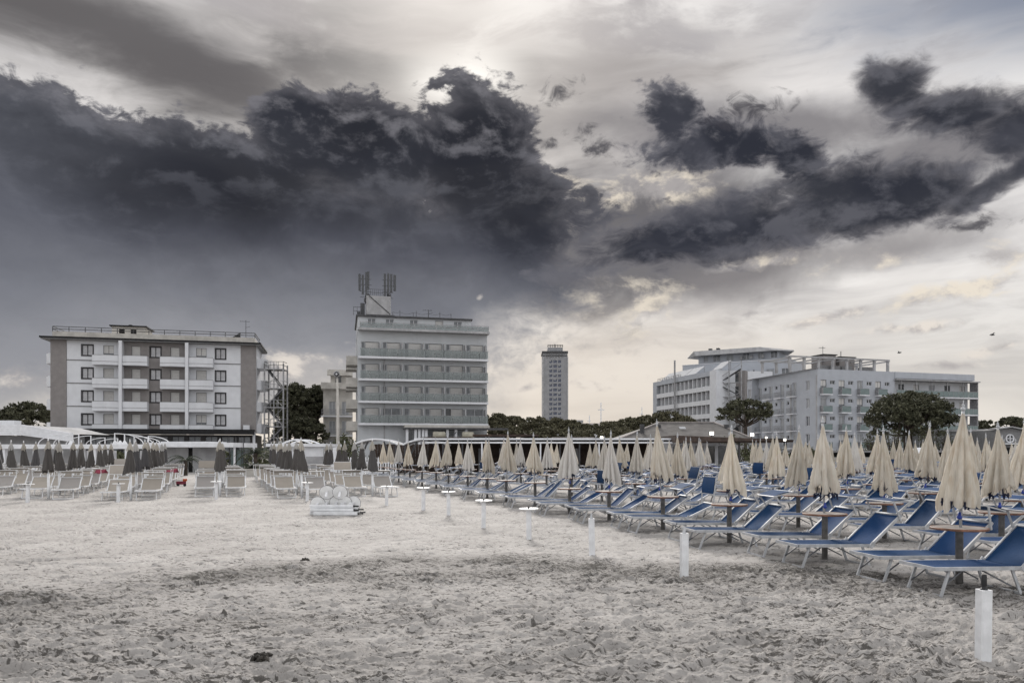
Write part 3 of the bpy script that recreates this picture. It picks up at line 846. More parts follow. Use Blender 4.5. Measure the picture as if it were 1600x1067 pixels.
trs = [(-0.60, 0.14, 0.27, 12, 'leftmost of the lower trays'), (-0.36, 0.20, 0.29, 9, 'second of the lower trays'), (-0.08, 0.21, 0.29, 5, 'middle of the lower trays'),
       (0.16, 0.19, 0.29, -8, 'fourth of the lower trays'), (0.42, 0.17, 0.29, -14, 'rightmost of the lower trays'), (-0.34, 0.12, 0.60, 10, 'left of the two upper trays'), (0.03, 0.12, 0.60, 10, 'right of the two upper trays')]
for i, (x, y, z, yaw, w) in enumerate(trs):
    up = z > 0.45
    o = thing('loose_tray', 'round white tray with post leaning in the pile, %s' % w, 'tray', (pc.x + x, pc.y + y, gz + z), 0, 'round trays in the pile')
    o.rotation_euler = (R(108 if up else 93), 0, R(yaw))
    put('rim', rim2, put('tray', tray2, o))
    put('post', stub, o, (0, 0, 0.43 if up else 0.30))

# ------------------------------------------------------------------ buildings
mat('plaster_white', (0.60, 0.61, 0.64), 0.85, 0.03, 0.8, bump=0.05, bscale=8, streaks=0.14)
mat('plaster_cool', (0.45, 0.465, 0.485), 0.85, 0.03, 0.7, bump=0.05, bscale=8, streaks=0.16)
mat('plaster_blue', (0.39, 0.41, 0.45), 0.85, 0.03, 0.7, bump=0.05, bscale=8, streaks=0.16)
mat('plaster_grey', (0.36, 0.36, 0.37), 0.9, 0.10, 0.9, streaks=0.25)
mat('plaster_beige', (0.47, 0.45, 0.42), 0.9, 0.10, 0.9, streaks=0.25)
mat('stone_mauve', (0.225, 0.21, 0.207), 0.9, 0.05, 1.5, bump=0.1)
mat('roof_black', (0.012, 0.012, 0.014), 0.8, 0.2, 2)
mat('dark_frame', (0.022, 0.02, 0.022), 0.5, 0.1, 5)
mat('trim_grey', (0.20, 0.20, 0.205), 0.7, 0.1, 5)
mat('shutter', (0.54, 0.53, 0.52), 0.6, 0.05, 3)
mat('shutter_grey', (0.33, 0.34, 0.355), 0.6, 0.06, 3)
mat('curtain', (0.45, 0.45, 0.47), 0.9, 0.1, 3)
mat('glass', (0.03, 0.033, 0.038), 0.12, 0.2, 1, spec=0.6)
mat('glass_pale', (0.13, 0.14, 0.155), 0.15, 0.2, 1, spec=0.6)
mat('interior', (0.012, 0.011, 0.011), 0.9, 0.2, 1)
mat('steel', (0.30, 0.30, 0.31), 0.5, 0.15, 3, metal=0.4)
mat('steel_dark', (0.07, 0.07, 0.075), 0.55, 0.15, 3, metal=0.3)
mat('antenna_grey', (0.075, 0.078, 0.085), 0.5, 0.1, 5)
mat('brown_wood', (0.055, 0.036, 0.028), 0.7, 0.25, 3, bump=0.1)
mat('roof_tile', (0.115, 0.108, 0.105), 0.85, 0.15, 1.5, bump=0.2, bscale=5)
mat('tower_wall', (0.28, 0.283, 0.298), 0.9, 0.06, 0.3)
mat('tower_mid', (0.34, 0.35, 0.38), 0.9, 0.06, 0.3)
mat('far_roof', (0.33, 0.30, 0.29), 0.9, 0.1, 0.3)
mat('tank', (0.36, 0.34, 0.28), 0.6, 0.1, 2)
mat('lit_lamp', (0.9, 0.9, 0.85), 0.5, 0.02, 5, emit=((1.0, 0.93, 0.80), 2.2))
mat('solar', (0.40, 0.41, 0.43), 0.9, 0.05, 2, spec=0.05)


def rail_glass(name, c, a):
    m = bpy.data.materials.new(name); m.use_nodes = True; nt = m.node_tree; g = G(nt)
    b = nt.nodes['Principled BSDF']; out = nt.nodes['Material Output']
    tc = g.n('ShaderNodeTexCoord')
    g.put(b.inputs['Base Color'], g.mix(g.ss(g.noise(tc.outputs['Object'], 0.8, 4, 0.6), 0.3, 0.7), tuple(v * 0.8 for v in c), c)); b.inputs['Roughness'].default_value = 0.18
    t = g.n('ShaderNodeBsdfTransparent'); g.put(t.inputs[0], (0.78, 0.82, 0.82))
    mx = g.n('ShaderNodeMixShader'); mx.inputs[0].default_value = a
    nt.links.new(t.outputs[0], mx.inputs[1]); nt.links.new(b.outputs[0], mx.inputs[2]); nt.links.new(mx.outputs[0], out.inputs[0])
    MATS[name] = m


rail_glass('rail_glass', (0.30, 0.325, 0.33), 0.45)
rail_glass('rail_green', (0.19, 0.25, 0.25), 0.72)


class Fac:
    """a facade standing between two photographed columns at given distances; x along it, y into the building"""
    def __init__(s, pl, dl, pr, dr):
        s.a = at(pl, dl); s.b = at(pr, dr); v = s.b - s.a; s.W = v.length; s.e = v / s.W; s.rz = math.atan2(v.y, v.x)
    def u(s, px):
        k = (px - 800) / FPX
        return (k * s.a.y - s.a.x) / (s.e.x - k * s.e.y)
    def d(s, px): return s.a.y + s.u(px) * s.e.y
    def z(s, py, px): return zat(py, s.d(px))
    def root(s, name, label, cat): return thing(name, label, cat, (s.a.x, s.a.y, -0.22), s.rz)


def wall(mb, x0, x1, z0, z1, holes, dep=0.22, y=0.0):
    xs = sorted({x0, x1, *[h[0] for h in holes], *[h[1] for h in holes]}); zs = sorted({z0, z1, *[h[2] for h in holes], *[h[3] for h in holes]})
    xs = [x for x in xs if x0 <= x <= x1]; zs = [z for z in zs if z0 <= z <= z1]
    for i in range(len(xs) - 1):
        for j in range(len(zs) - 1):
            cx, cz = (xs[i] + xs[i + 1]) / 2, (zs[j] + zs[j + 1]) / 2
            if any(h[0] < cx < h[1] and h[2] < cz < h[3] for h in holes): continue
            mb.face([(xs[i], y, zs[j]), (xs[i + 1], y, zs[j]), (xs[i + 1], y, zs[j + 1]), (xs[i], y, zs[j + 1])])
    for a, b, c, e in holes:
        mb.face([(a, y, c), (a, y, e), (a, y + dep, e), (a, y + dep, c)]); mb.face([(b, y, c), (b, y + dep, c), (b, y + dep, e), (b, y, e)])
        mb.face([(a, y, e), (b, y, e), (b, y + dep, e), (a, y + dep, e)]); mb.face([(a, y, c), (a, y + dep, c), (b, y + dep, c), (b, y, c)])
    return mb


WCACHE = {}


def window(parent, hole, kind, y=0.0, dep=0.22, name='window'):
    """a window or shuttered door set into its opening: frame, panes, shutter as pieces"""
    a, b, c, e = hole; w, h = round(b - a, 2), round(e - c, 2)
    key = (kind, w, h)
    if key not in WCACHE:
        f = 0.09 if kind in ('double', 'dark2') else 0.055
        fr = MB(); y0 = -0.05 if kind == 'double' else 0.0
        if kind == 'double':
            fr.box(-0.1, w + 0.1, y0, 0.02, h, h + 0.1); fr.box(-0.1, w + 0.1, y0, 0.02, -0.1, 0); fr.box(-0.1, 0, y0, 0.02, 0, h); fr.box(w, w + 0.1, y0, 0.02, 0, h)
        yy = dep - 0.09
        fr.box(0, w, yy, dep - 0.02, h - f, h); fr.box(0, w, yy, dep - 0.02, 0, f); fr.box(0, f, yy, dep - 0.02, f, h - f); fr.box(w - f, w, yy, dep - 0.02, f, h - f)
        if w > 0.95 and kind != 'shutter': fr.box(w / 2 - f * 0.6, w / 2 + f * 0.6, yy, dep - 0.02, f, h - f)
        fm = {'double': 'dark_frame', 'dark2': 'dark_frame', 'shutter': 'trim_grey', 'shut_w': 'plaster_white', 'half': 'trim_grey', 'small': 'plaster_white', 'glass': 'plaster_white', 'store': 'dark_frame'}[kind]
        pm = {'double': 'curtain', 'dark2': 'glass', 'shutter': 'shutter', 'shut_w': 'shutter_grey', 'half': 'glass_pale', 'small': 'glass', 'glass': 'glass_pale', 'store': 'glass_pale'}[kind]
        pn = MB()
        if kind in ('shutter', 'shut_w'):
            n = max(3, int(h / 0.16))
            for i in range(n): pn.face([(f, dep - 0.055, f + (h - 2 * f) * i / n), (w - f, dep - 0.055, f + (h - 2 * f) * i / n), (w - f, dep - 0.075, f + (h - 2 * f) * (i + 0.9) / n), (f, dep - 0.075, f + (h - 2 * f) * (i + 0.9) / n)])
            pn.face([(f, dep - 0.05, f), (w - f, dep - 0.05, f), (w - f, dep - 0.05, h - f), (f, dep - 0.05, h - f)])
        else:
            pn.face([(f, dep - 0.05, f), (w - f, dep - 0.05, f), (w - f, dep - 0.05, h - f), (f, dep - 0.05, h - f)])
        sh = None
        if kind == 'half':
            sh = MB().box(f, w - f, dep - 0.075, dep - 0.055, h * 0.55, h - f).mesh('roller_shutter', MATS['shutter'])
        WCACHE[key] = (fr.mesh('window', MATS[fm]), pn.mesh('pane', MATS[pm]), sh)
    fr, pn, sh = WCACHE[key]
    o = put(name, fr, parent, (a, y, c))
    put('roller_shutter' if kind in ('shutter', 'shut_w') else 'pane', pn, o)
    if sh: put('roller_shutter', sh, o)
    return o


def body(mb, x0, x1, dep, z0, z1, skip_front=True, y0=0.0):
    """side, back and top faces of a block whose front wall is built apart"""
    mb.face([(x0, y0 + dep, z0), (x0, y0, z0), (x0, y0, z1), (x0, y0 + dep, z1)]); mb.face([(x1, y0, z0), (x1, y0 + dep, z0), (x1, y0 + dep, z1), (x1, y0, z1)])
    mb.face([(x1, y0 + dep, z0), (x0, y0 + dep, z0), (x0, y0 + dep, z1), (x1, y0 + dep, z1)]); mb.face([(x0, y0, z1), (x1, y0, z1), (x1, y0 + dep, z1), (x0, y0 + dep, z1)])
    return mb


def railing(x0, x1, y, z, h=0.9, step=1.6, r=0.025, ends=0.0):
    k = MB(); n = max(1, round(abs(x1 - x0) / step))
    for i in range(n + 1): k.box(x0 + (x1 - x0) * i / n - r, x0 + (x1 - x0) * i / n + r, y - r, y + r, z, z + h)
    for hh in (h, h * 0.5): k.box(x0, x1, y - r, y + r, z + hh - r, z + hh + r)
    if ends:
        for x in (x0, x1):
            for hh in (h, h * 0.5): k.box(x - r, x + r, y + r, y + ends, z + hh - r, z + hh + r)
    return k


def tv_aerial(parent, x, y, z, h=2.6, name='aerial'):
    k = MB().tube([(x, y, z), (x, y, z + h)], 0.04, 6)
    k.bar((x - 0.8, y, z + h * 0.93), (x + 0.5, y, z + h * 0.93), 0.04)
    for i in range(5): k.bar((x - 0.7 + i * 0.25, y - 0.25, z + h * 0.93 + .02), (x - 0.7 + i * 0.25, y + 0.25, z + h * 0.93 + .02), 0.03)
    k.bar((x, y, z + h * 0.6), (x + 0.6, y, z + h * 0.68), 0.035)
    return k.build(name, MATS['steel_dark'], parent)


# ---- hotel with the black roof edge (left)
def hotel_a():
    F = Fac(79, 97, 400.5, 103); rt = F.root('hotel', 'white and mauve hotel with black roof edge and rounded balconies, at left', 'hotel')
    W = F.W; U = lambda xz: F.u(xz / 3.557); G0 = 0.22
    H = lambda z: z + G0
    heads = [H(6.62 + 3.06 * k) for k in range(4)]
    x = {k: U(v) for k, v in dict(pl=371, pr=1338, w1a=455, w1b=517, s1a=574, s1b=633, p1a=672, p1b=690, s2a=731, s2b=781, w2a=835, w2b=894, s3a=947, s3b=998, p2a=1037, p2b=1055, s4a=1090, s4b=1148, w3a=1198, w3b=1254).items()}
    wins = []
    holes = []
    for hd in heads:
        for a, b, kd in (('w1a', 'w1b', 'double'), ('w2a', 'w2b', 'double'), ('w3a', 'w3b', 'double')): holes.append((x[a], x[b], hd - 1.42, hd, kd))
        for a, b in (('s1a', 's1b'), ('s2a', 's2b'), ('s3a', 's3b'), ('s4a', 's4b')): holes.append((x[a], x[b], hd - 2.3, hd + 0.02, 'shutter'))
    hz = lambda a, b: [h[:4] for h in holes if a <= h[0] < b]
    zt = H(16.35); zb = H(4.3)
    # wall pieces, each its own finish
    wall(MB(), 0, x['pl'], zb, zt, []).build('stone_pilaster', 'stone_mauve', rt, loc=(0, -0.06, 0)); wall(MB(), x['pr'], W, zb, zt, []).build('stone_pilaster', 'stone_mauve', rt, loc=(0, -0.06, 0))
    body(wall(MB(), x['pl'], x['p1a'], zb, zt, hz(0, x['p1a'])), 0, W, 8, zb, zt).build('wall', 'plaster_white', rt)
    wall(MB(), x['p1b'], x['p2a'], zb, zt, hz(x['p1b'], x['p2a'])).build('wall', 'stone_mauve', rt)
    wall(MB(), x['p2b'], x['pr'], zb, zt, hz(x['p2b'], x['pr'])).build('wall', 'plaster_white', rt)
    for a, b in (('p1a', 'p1b'), ('p2a', 'p2b')): MB().box(x[a], x[b], -1.15, 0.1, zb, zt).build('pier', 'plaster_white', rt)
    for i, h in enumerate(holes):
        kd = h[4]
        if kd == 'shutter' and i in (21 + 3, 21 + 6, 6): kd = 'half'
        window(rt, h[:4], kd)
    # slim string courses between floors
    for k in range(1, 4):
        z = H(7.55 + 3.06 * (k - 1))
        for a, b in ((x['pl'], U(524)), (U(1190), x['pr'])): MB().box(a, b, -0.05, 0.02, z, z + 0.14).build('string_course', 'trim_grey', rt)
    # balconies, slightly bowed
    for k in range(4):
        z0, z1 = H(3.92 + 3.06 * k), H(5.2 + 3.06 * k)
        for a, b in ((524, 671), (691, 828), (898, 1036), (1056, 1190)):
            xa, xb = U(a), U(b); n = 8
            out = [(xa + (xb - xa) * i / n, -1.0 - 0.28 * math.sin(math.pi * i / n)) for i in range(n + 1)]
            m = MB().prism([(xa, -0.01)] + out + [(xb, -0.01)], z0, z0 + 0.2)
            inn = [(p[0] + (0.12 if i == 0 else -0.12 if i == n else 0), p[1] + 0.12) for i, p in enumerate(out)]
            m.prism([(xa, -0.01)] + out + [(xb, -0.01), (xb - 0.12, -0.01)] + inn[::-1] + [(xa + 0.12, -0.01)], z0 + 0.2, z1)
            bo = m.build('balcony', 'plaster_white', rt)
            st = MB().prism([(p[0], p[1] - 0.02) for p in out] + [(p[0], p[1] + 0.03) for p in out[::-1]], z0 + 0.42, z0 + 0.47)
            st.build('groove_line', 'trim_grey', bo)
            st = MB().prism([(p[0], p[1] - 0.03) for p in out] + [(p[0], p[1] + 0.14) for p in out[::-1]], z1 + 0.003, z1 + 0.05)
            st.build('coping', 'trim_grey', bo)
    # rounded balconies on both flanks
    for k in range(4):
        z0, z1 = H(4.15 + 3.06 * k), H(5.5 + 3.06 * k)
        for sx, sg in ((0, -1), (W, 1)):
            for y0 in (0.6,):
                arc = [(sx + sg * 1.3 * math.sin(math.pi * i / 12) ** 0.6, y0 + 4.6 * i / 12) for i in range(13)]
                MB().prism(arc if sg > 0 else arc[::-1], z0, z1).build('balcony', 'plaster_white', rt)
    # eaves and roof
    MB().box(-0.9, W + 0.6, -0.95, 9, zt, zt + 0.12).build('soffit', 'trim_grey', rt)
    k = MB(); k.box(-1.0, W + 0.7, -1.05, 9.1, zt + 0.123, zt + 0.34); k.build('roof_edge', 'roof_black', rt)
    MB().box(0.2, W - 0.2, 0.0, 8, zt + 0.34, zt + 1.12).build('parapet', 'plaster_beige', rt)
    railing(0.2, W - 0.2, 0.12, zt + 1.12, 0.66, 1.9, 0.04, 7).build('roof_railing', 'steel_dark', rt)
    xa, xb = U(597), U(787)
    ph = wall(MB(), xa, xb, zt + 0.34, zt + 2.35, [(U(637), U(670), zt + 0.9, zt + 2.0), (U(703), U(737), zt + 0.9, zt + 2.0)], 0.3, 2.0); body(ph, xa, xb, 4, zt + 0.34, zt + 2.35, y0=2.0)
    po = ph.build('penthouse', 'plaster_beige', rt)
    MB().box(xa - 0.25, xb + 0.25, 1.7, 6.3, zt + 2.353, zt + 2.5).build('penthouse_roof', 'roof_black', po)
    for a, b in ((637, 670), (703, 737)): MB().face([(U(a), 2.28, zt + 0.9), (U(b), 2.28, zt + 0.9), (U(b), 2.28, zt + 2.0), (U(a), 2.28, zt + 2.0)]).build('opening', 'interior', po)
    MB().lathe([(0.25, zt + 2.5), (0.25, zt + 2.75), (0.1, zt + 2.8)], 8, U(692), 3).build('vent', 'roof_black', po)
    tv_aerial(rt, U(1362), 1.0, zt + 1.1, 2.6)
    k = MB(); k.face([(U(1285), 0.6, zt + 1.15), (U(1330), 0.6, zt + 1.15), (U(1330), 1.5, zt + 1.9), (U(1320), 1.5, zt + 1.9)]); k.build('roof_panel', 'roof_black', rt)
    # ground floor: black fascia and shop glazing
    MB().box(0.3, W - 0.2, -1.9, 0.1, H(3.95), H(4.62)).build('fascia', 'roof_black', rt)
    g0, g1 = H(0.2), H(3.9)
    n = 11; holes2 = []
    for i in range(n):
        a = U(395 + (1405 - 395) * i / n + 12); b = U(395 + (1405 - 395) * (i + 1) / n - 12); holes2.append((a, b, g0 + 0.3, g1 - 0.25))
    body(wall(MB(), 0, W, G0, g1, holes2, 0.2, -0.2), 0, W, 8, G0, g1, y0=-0.2).build('ground_floor', 'dark_frame', rt)
    for h in holes2: window(rt, h, 'store', y=-0.2, name='shop_window')
    MB().box(U(1355), U(1390), -0.75, -0.1, H(4.65), H(5.25)).build('air_conditioner', 'plaster_white', rt)
    for a, b in ((283, 292), (1405, 1420)): MB().box(U(a), U(b), -0.25, 0.3, H(0), zb).build('corner_post', 'plaster_white', rt)


hotel_a()


# ---- steel escape stair between the hotels
def escape_stair():
    c = at(428, 104); t = thing('escape_stair', 'grey steel open escape stair tower between the two left hotels', 'stairs', (c.x, c.y, -0.22), 0.05)
    w, dp, Ht = 1.32, 2.2, 14.2
    for sx in (-1, 1):
        for y in (0, dp): MB().box(sx * w - 0.09, sx * w + 0.09, y - 0.09, y + 0.09, 0, Ht).build('post', 'steel', t)
    for y in (0, dp): MB().box(-0.06, 0.06, y - 0.06, y + 0.06, 0, Ht).build('post', 'steel', t)
    n = 5
    for i in range(n):
        z = 2.7 * (i + 1)
        MB().box(-w, w, -0.1, dp + 0.1, z - 0.12, z).build('landing', 'steel', t)
        railing(-w, w, -0.1, z, 1.0, 0.9, 0.03, 2.0).build('railing', 'steel', t)
        s = MB(); sg = 1 if i % 2 else -1
        for k in range(10):
            f = k / 10; s.box(sg * (-w * 0.8 + f * w * 1.6) - 0.14, sg * (-w * 0.8 + f * w * 1.6) + 0.14, 0.3, 1.2, z - 2.7 + f * 2.7, z - 2.7 + f * 2.7 + 0.05)
        s.bar((sg * -w * 0.8, 0.28, z - 2.7), (sg * w * 0.8, 0.28, z), 0.05, 0.22); s.bar((sg * -w * 0.8, 1.22, z - 2.7), (sg * w * 0.8, 1.22, z), 0.05, 0.22)
        s.build('flight', 'steel_dark', t)
        MB().bar((-w, -0.03, z - 2.7), (w, -0.03, z - 0.1), 0.05).bar((w, -0.08, z - 2.7), (-w, -0.08, z - 0.1), 0.05).build('brace', 'steel', t)
    railing(-w, w, -0.1, Ht - 0.7, 1.0, 0.7, 0.03, 2.0).build('railing', 'steel', t)


escape_stair()


# ---- hotel with glass balconies and telephone masts (middle)
def hotel_b():
    F = Fac(558.7, 100, 761, 104); rt = F.root('hotel', 'grey-blue hotel with long glass balconies and phone masts on its roof', 'hotel')
    W = F.W; U = lambda xz: F.u(390 + xz / 3.557); H = lambda z: z + 0.22
    bays = [(620, 718), (740, 838), (860, 955), (975, 1070), (1092, 1186), (1205, 1298)]
    holes = []
    for k in range(4):
        hd = H(7.55 + 3.0 * k)
        for a, b in bays: holes.append((U(a), U(b), hd - 2.05, hd))
    zt = H(18.0)
    body(wall(MB(), 0, W, 0, zt, holes), 0, W, 14, 0, zt).build('wall', 'plaster_cool', rt)
    for i, h in enumerate(holes):
        a, b, c, e = h
        if i in (1, 5): window(rt, h, 'glass')
        elif i == 4: window(rt, (a, a + 0.65, c, e), 'dark2'); window(rt, (a + 0.65, b, c, e), 'shutter')
        elif i in (2, 3): window(rt, (a, a + 0.7, c, e), 'glass'); window(rt, (a + 0.7, b, c, e), 'shutter')
        else: window(rt, (a, a + 0.55, c, e), 'glass'); window(rt, (a + 0.55, b, c, e), 'shutter')
    for k in range(4):
        z = H(5.45 + 3.0 * k)
        s = MB().box(-0.2 + U(612), W - 0.05, -1.3, 0.02, z - 0.28, z).build('balcony_slab', 'plaster_white', rt)
        n = 14
        xa, xb = U(614), W - 0.08
        for i in range(n):
            a, b = xa + (xb - xa) * i / n + 0.02, xa + (xb - xa) * (i + 1) / n - 0.02
            put_glass(rt, a, b, -1.26, z + 0.05, z + 1.05)
        MB().box(xa, xb, -1.29, -1.23, z + 1.055, z + 1.10).build('handrail', 'steel', rt)
        for a, b in bays:
            MB().box(U(b) + 0.10, U(b) + 0.22, -1.2, -0.005, z + 0.003, z + 2.0).build('divider', 'plaster_grey', rt)
            if RNG.random() < 0.8:
                x = (U(a) + U(b)) / 2 + RNG.uniform(-.4, .4)
                MB().box(x - 0.4, x + 0.4, -0.9, -0.3, z + 0.62, z + 0.66).box(x - 0.04, x + 0.04, -0.64, -0.56, z + 0.003, z + 0.62).build('balcony_table', 'steel_dark', rt)
                MB().box(x + 0.5, x + 0.9, -0.8, -0.4, z + 0.40, z + 0.46).box(x + 0.86, x + 0.9, -0.8, -0.4, z + 0.46, z + 0.85).box(x + .5, x + .54, -.8, -.4, z + .003, z + .4).box(x + .86, x + .9, -.8, -.4, z + .003, z + .4).build('balcony_chair', 'steel_dark', rt)
    MB().box(U(745), U(753), -0.06, 0.0, 0.2, zt - 3).build('downpipe', 'plaster_grey', rt)
    # terrace and set-back top floor
    MB().box(U(606), W + 0.15, -1.2, 14, zt, zt + 0.3).build('terrace_slab', 'plaster_grey', rt)
    xr = U(1235)
    th = [(U(a), U(b), zt + 0.95, zt + 1.9) for a, b in ((657, 702), (758, 803), (893, 938), (1035, 1080), (1140, 1185))]
    body(wall(MB(), 0.02, xr, zt + 0.303, H(20.1), th, y=0.8), 0.02, xr, 12, zt + 0.303, H(20.1), y0=0.8).build('top_floor', 'plaster_cool', rt)
    for i, h in enumerate(th): window(rt, h, 'glass' if i != 3 else 'shutter', y=0.8)
    MB().box(-0.2, xr + 0.2, 0.5, 13, H(20.103), H(20.3)).build('roof_edge', 'steel_dark', rt)
    for i in range(12):
        a = U(612) + (W - U(612)) * i / 12
        put_glass(rt, a + 0.02, U(612) + (W - U(612)) * (i + 1) / 12 - 0.02, -1.1, zt + 0.33, zt + 0.95)
    railing(U(612), W, -1.1, zt + 0.3, 0.75, 1.45, 0.03).build('handrail', 'steel', rt)
    # side balconies
    for k in range(4):
        z = H(4.7 + 3.0 * k)
        for y0 in (1.5, 7.5):
            m = MB().box(-1.5, 0.02, y0, y0 + 3.6, z - 0.2, z).box(-1.5, -1.38, y0, y0 + 3.6, z + 0.003, z + 1.05).box(-1.378, 0.0, y0, y0 + 0.12, z + 0.003, z + 1.05).box(-1.378, 0.0, y0 + 3.48, y0 + 3.6, z + 0.003, z + 1.05)
            m.build('balcony', 'plaster_beige', rt)
    # roof plant room with masts
    zr = H(20.3); xa, xb = U(650), U(788)
    bl = MB().box(xa, xb, 1.0, 4.6, zr, H(23.05)).build('plant_room', 'plaster_grey', rt)
    MB().bar((xa + 0.4, 0.96, H(23.0)), (xb - 0.1, 0.96, zr + 0.3), 0.09).bar((xa, 0.96, zr + 0.1), (xb + 0.5, 0.96, zr + 0.1), 0.12).build('diagonal_pipe', 'steel_dark', bl)
    railing(xa, xb, 1.2, H(23.05), 0.95, 0.28, 0.018, 3).build('railing', 'steel_dark', bl)
    for a, b, h_ in ((618, 642, 22.1), (600, 616, 20.9)): MB().box(U(a), U(b), 1.6, 2.6, zr, H(h_)).build('equipment_cabinet', 'antenna_grey', rt)
    railing(U(578), U(640), 1.0, zr, 1.1, 0.5, 0.025).build('railing', 'steel_dark', rt)
    for cx, zz0, zz1 in ((648, 22.0, 26.4), (772, 22.0, 26.3)):
        m = thing_part = MB()
        x = U(cx)
        m.tube([(x, 1.6, H(zz0)), (x, 1.6, H(zz1 - 0.1))], 0.10, 8)
        for dz in (0.9, 1.7, 2.6, 3.4): m.bar((x - 0.75, 1.5, H(zz0 + dz)), (x + 0.75, 1.5, H(zz0 + dz)), 0.06)
        m.bar((x, 1.6, H(zz0 + .2)), (x + (0.6 if cx < 700 else -.6), 1.6, H(zz0 + 1.4)), 0.06)
        mo = m.build('antenna_mast', 'antenna_grey', rt)
        for dx, a0, a1, wd in ((-0.85, 1.7, 4.0, 0.32), (-0.42, 1.2, 3.9, 0.3), (0.05, 1.0, 4.3, 0.3), (0.34, 1.9, 4.4, 0.26)) if cx < 700 else ((-0.42, 1.0, 4.2, 0.3), (0.05, 1.4, 4.3, 0.26), (0.45, 1.7, 4.2, 0.3), (0.92, 1.9, 4.1, 0.36)):
            MB().box(x + dx - wd / 2, x + dx + wd / 2, 1.15, 1.38, H(zz0 + a0), H(zz0 + a1)).build('antenna_panel', 'antenna_grey', mo)
        for q0, q1, q2, q3 in ((-0.25, 0.2, 0.2, 0.7), (0.1, 0.45, 1.0, 1.35)): MB().box(x + q0, x + q1, 1.2, 1.5, H(zz0 + q2), H(zz0 + q3)).build('radio_unit', 'steel_dark', mo)
    # lightning posts and sagging wires
    xs = [800, 840, 915, 932, 1000, 1065, 1128]
    for i, xz in enumerate(xs): MB().tube([(U(xz), 1.5, zr), (U(xz), 1.5, zr + (1.0 if i % 2 else 0.75))], 0.035, 6).build('roof_post', 'steel_dark', rt)
    w = MB()
    for a, b in zip(xs, xs[1:]):
        pts = [(U(a + (b - a) * i / 8), 1.5, zr + 0.75 - 0.5 * (U(b) - U(a)) / 3 * math.sin(math.pi * i / 8) * 0.8) for i in range(9)]
        w.tube(pts, 0.016, 4)
    w.build('wire', 'steel_dark', rt)
    tv_aerial(rt, U(1003), 1.9, zr, 1.3)
    # low front annex with columns, tanks and flat canopy
    z1 = H(4.55)
    MB().box(U(848), U(1395), -5.0, -1.4, z1, z1 + 0.22).build('annex_roof', 'steel_dark', rt)
    MB().box(U(852), U(1310), -3.2, -1.35, z1 + 0.22, z1 + 0.62).build('annex_parapet', 'plaster_beige', rt)
    for a in (860, 905, 925, 945, 962, 1075, 1120, 1175): MB().box(U(a) - 0.16, U(a) + 0.16, -4.6, -4.3, 0.2, z1).build('column', 'plaster_white', rt)
    MB().box(U(865), U(890), -4.0, -3.9, 0.4, z1 - 0.4).build('annex_window', 'glass', rt)
    MB().box(U(855), U(1390), -3.2, -3.0, 0.2, z1 - 0.9).build('annex_wall', 'plaster_cool', rt)
    for a, b in ((995, 1062), (1150, 1212)):
        zc = z1 - 0.75; r = 0.45
        MB().tube([(U(a), -4.9, zc), (U(a) + 0.1, -4.9, zc), (U(b) - 0.1, -4.9, zc), (U(b), -4.9, zc)], [0.3, r, r, 0.3], 14).build('water_tank', 'tank', rt, True)
    MB().bar((U(1085), -4.95, z1 - 1.4), (U(1120), -4.95, z1 - 0.3), 0.12).build('strut', 'steel_dark', rt)


GL = {}
def put_glass(parent, a, b, y, z0, z1, m='rail_glass', name='glass_panel'):
    key = (round(b - a, 2), round(z1 - z0, 2), m)
    if key not in GL: GL[key] = MB().box(0, b - a, -0.012, 0.012, 0, z1 - z0).mesh(name, MATS[m])
    return put(name, GL[key], parent, (a, y, z0))


hotel_b()


# ---- small block behind the loudspeaker pole
def side_block():
    F = Fac(505, 118, 551, 119); rt = F.root('apartment_block', 'beige apartment block with stacked balconies left of the glass-balcony hotel', 'building'); W = F.W
    zt = zat(606, 118); zs = [1.3, 4.4, 7.5]
    holes = [(0.9, 1.9, z + 0.2, z + 2.3) for z in zs] + [(2.9, 4.0, z + 0.2, z + 2.3) for z in zs]
    body(wall(MB(), 0, W, 0, zt, holes), 0, W, 10, 0, zt).build('wall', 'plaster_beige', rt)
    for h in holes: window(rt, h, 'shut_w')
    for z in zs:
        MB().box(-0.3, W, -1.3, 0.0, z - 0.2, z).build('balcony_slab', 'plaster_white', rt)
        railing(-0.2, W - 0.1, -1.2, z, 1.0, 0.16, 0.022).build('balcony_railing', 'steel', rt)
    MB().box(-0.3, W, -1.4, 10, zt, zt + 1.0).build('parapet', 'plaster_beige', rt)
    xs = F.u(516)
    wall_ = MB().box(xs, W, 2, 9, zt + 1.003, zat(582, 120)); wall_.build('upper_floor', 'plaster_beige', rt)
    MB().box(xs - 0.5, W, 1.0, 2.0, zt + 2.4, zt + 3.3).build('balcony', 'plaster_beige', rt)
    MB().box(xs + 0.8, xs + 1.7, 1.93, 1.99, zt + 1.1, zt + 2.3).build('window', 'glass', rt)


side_block()


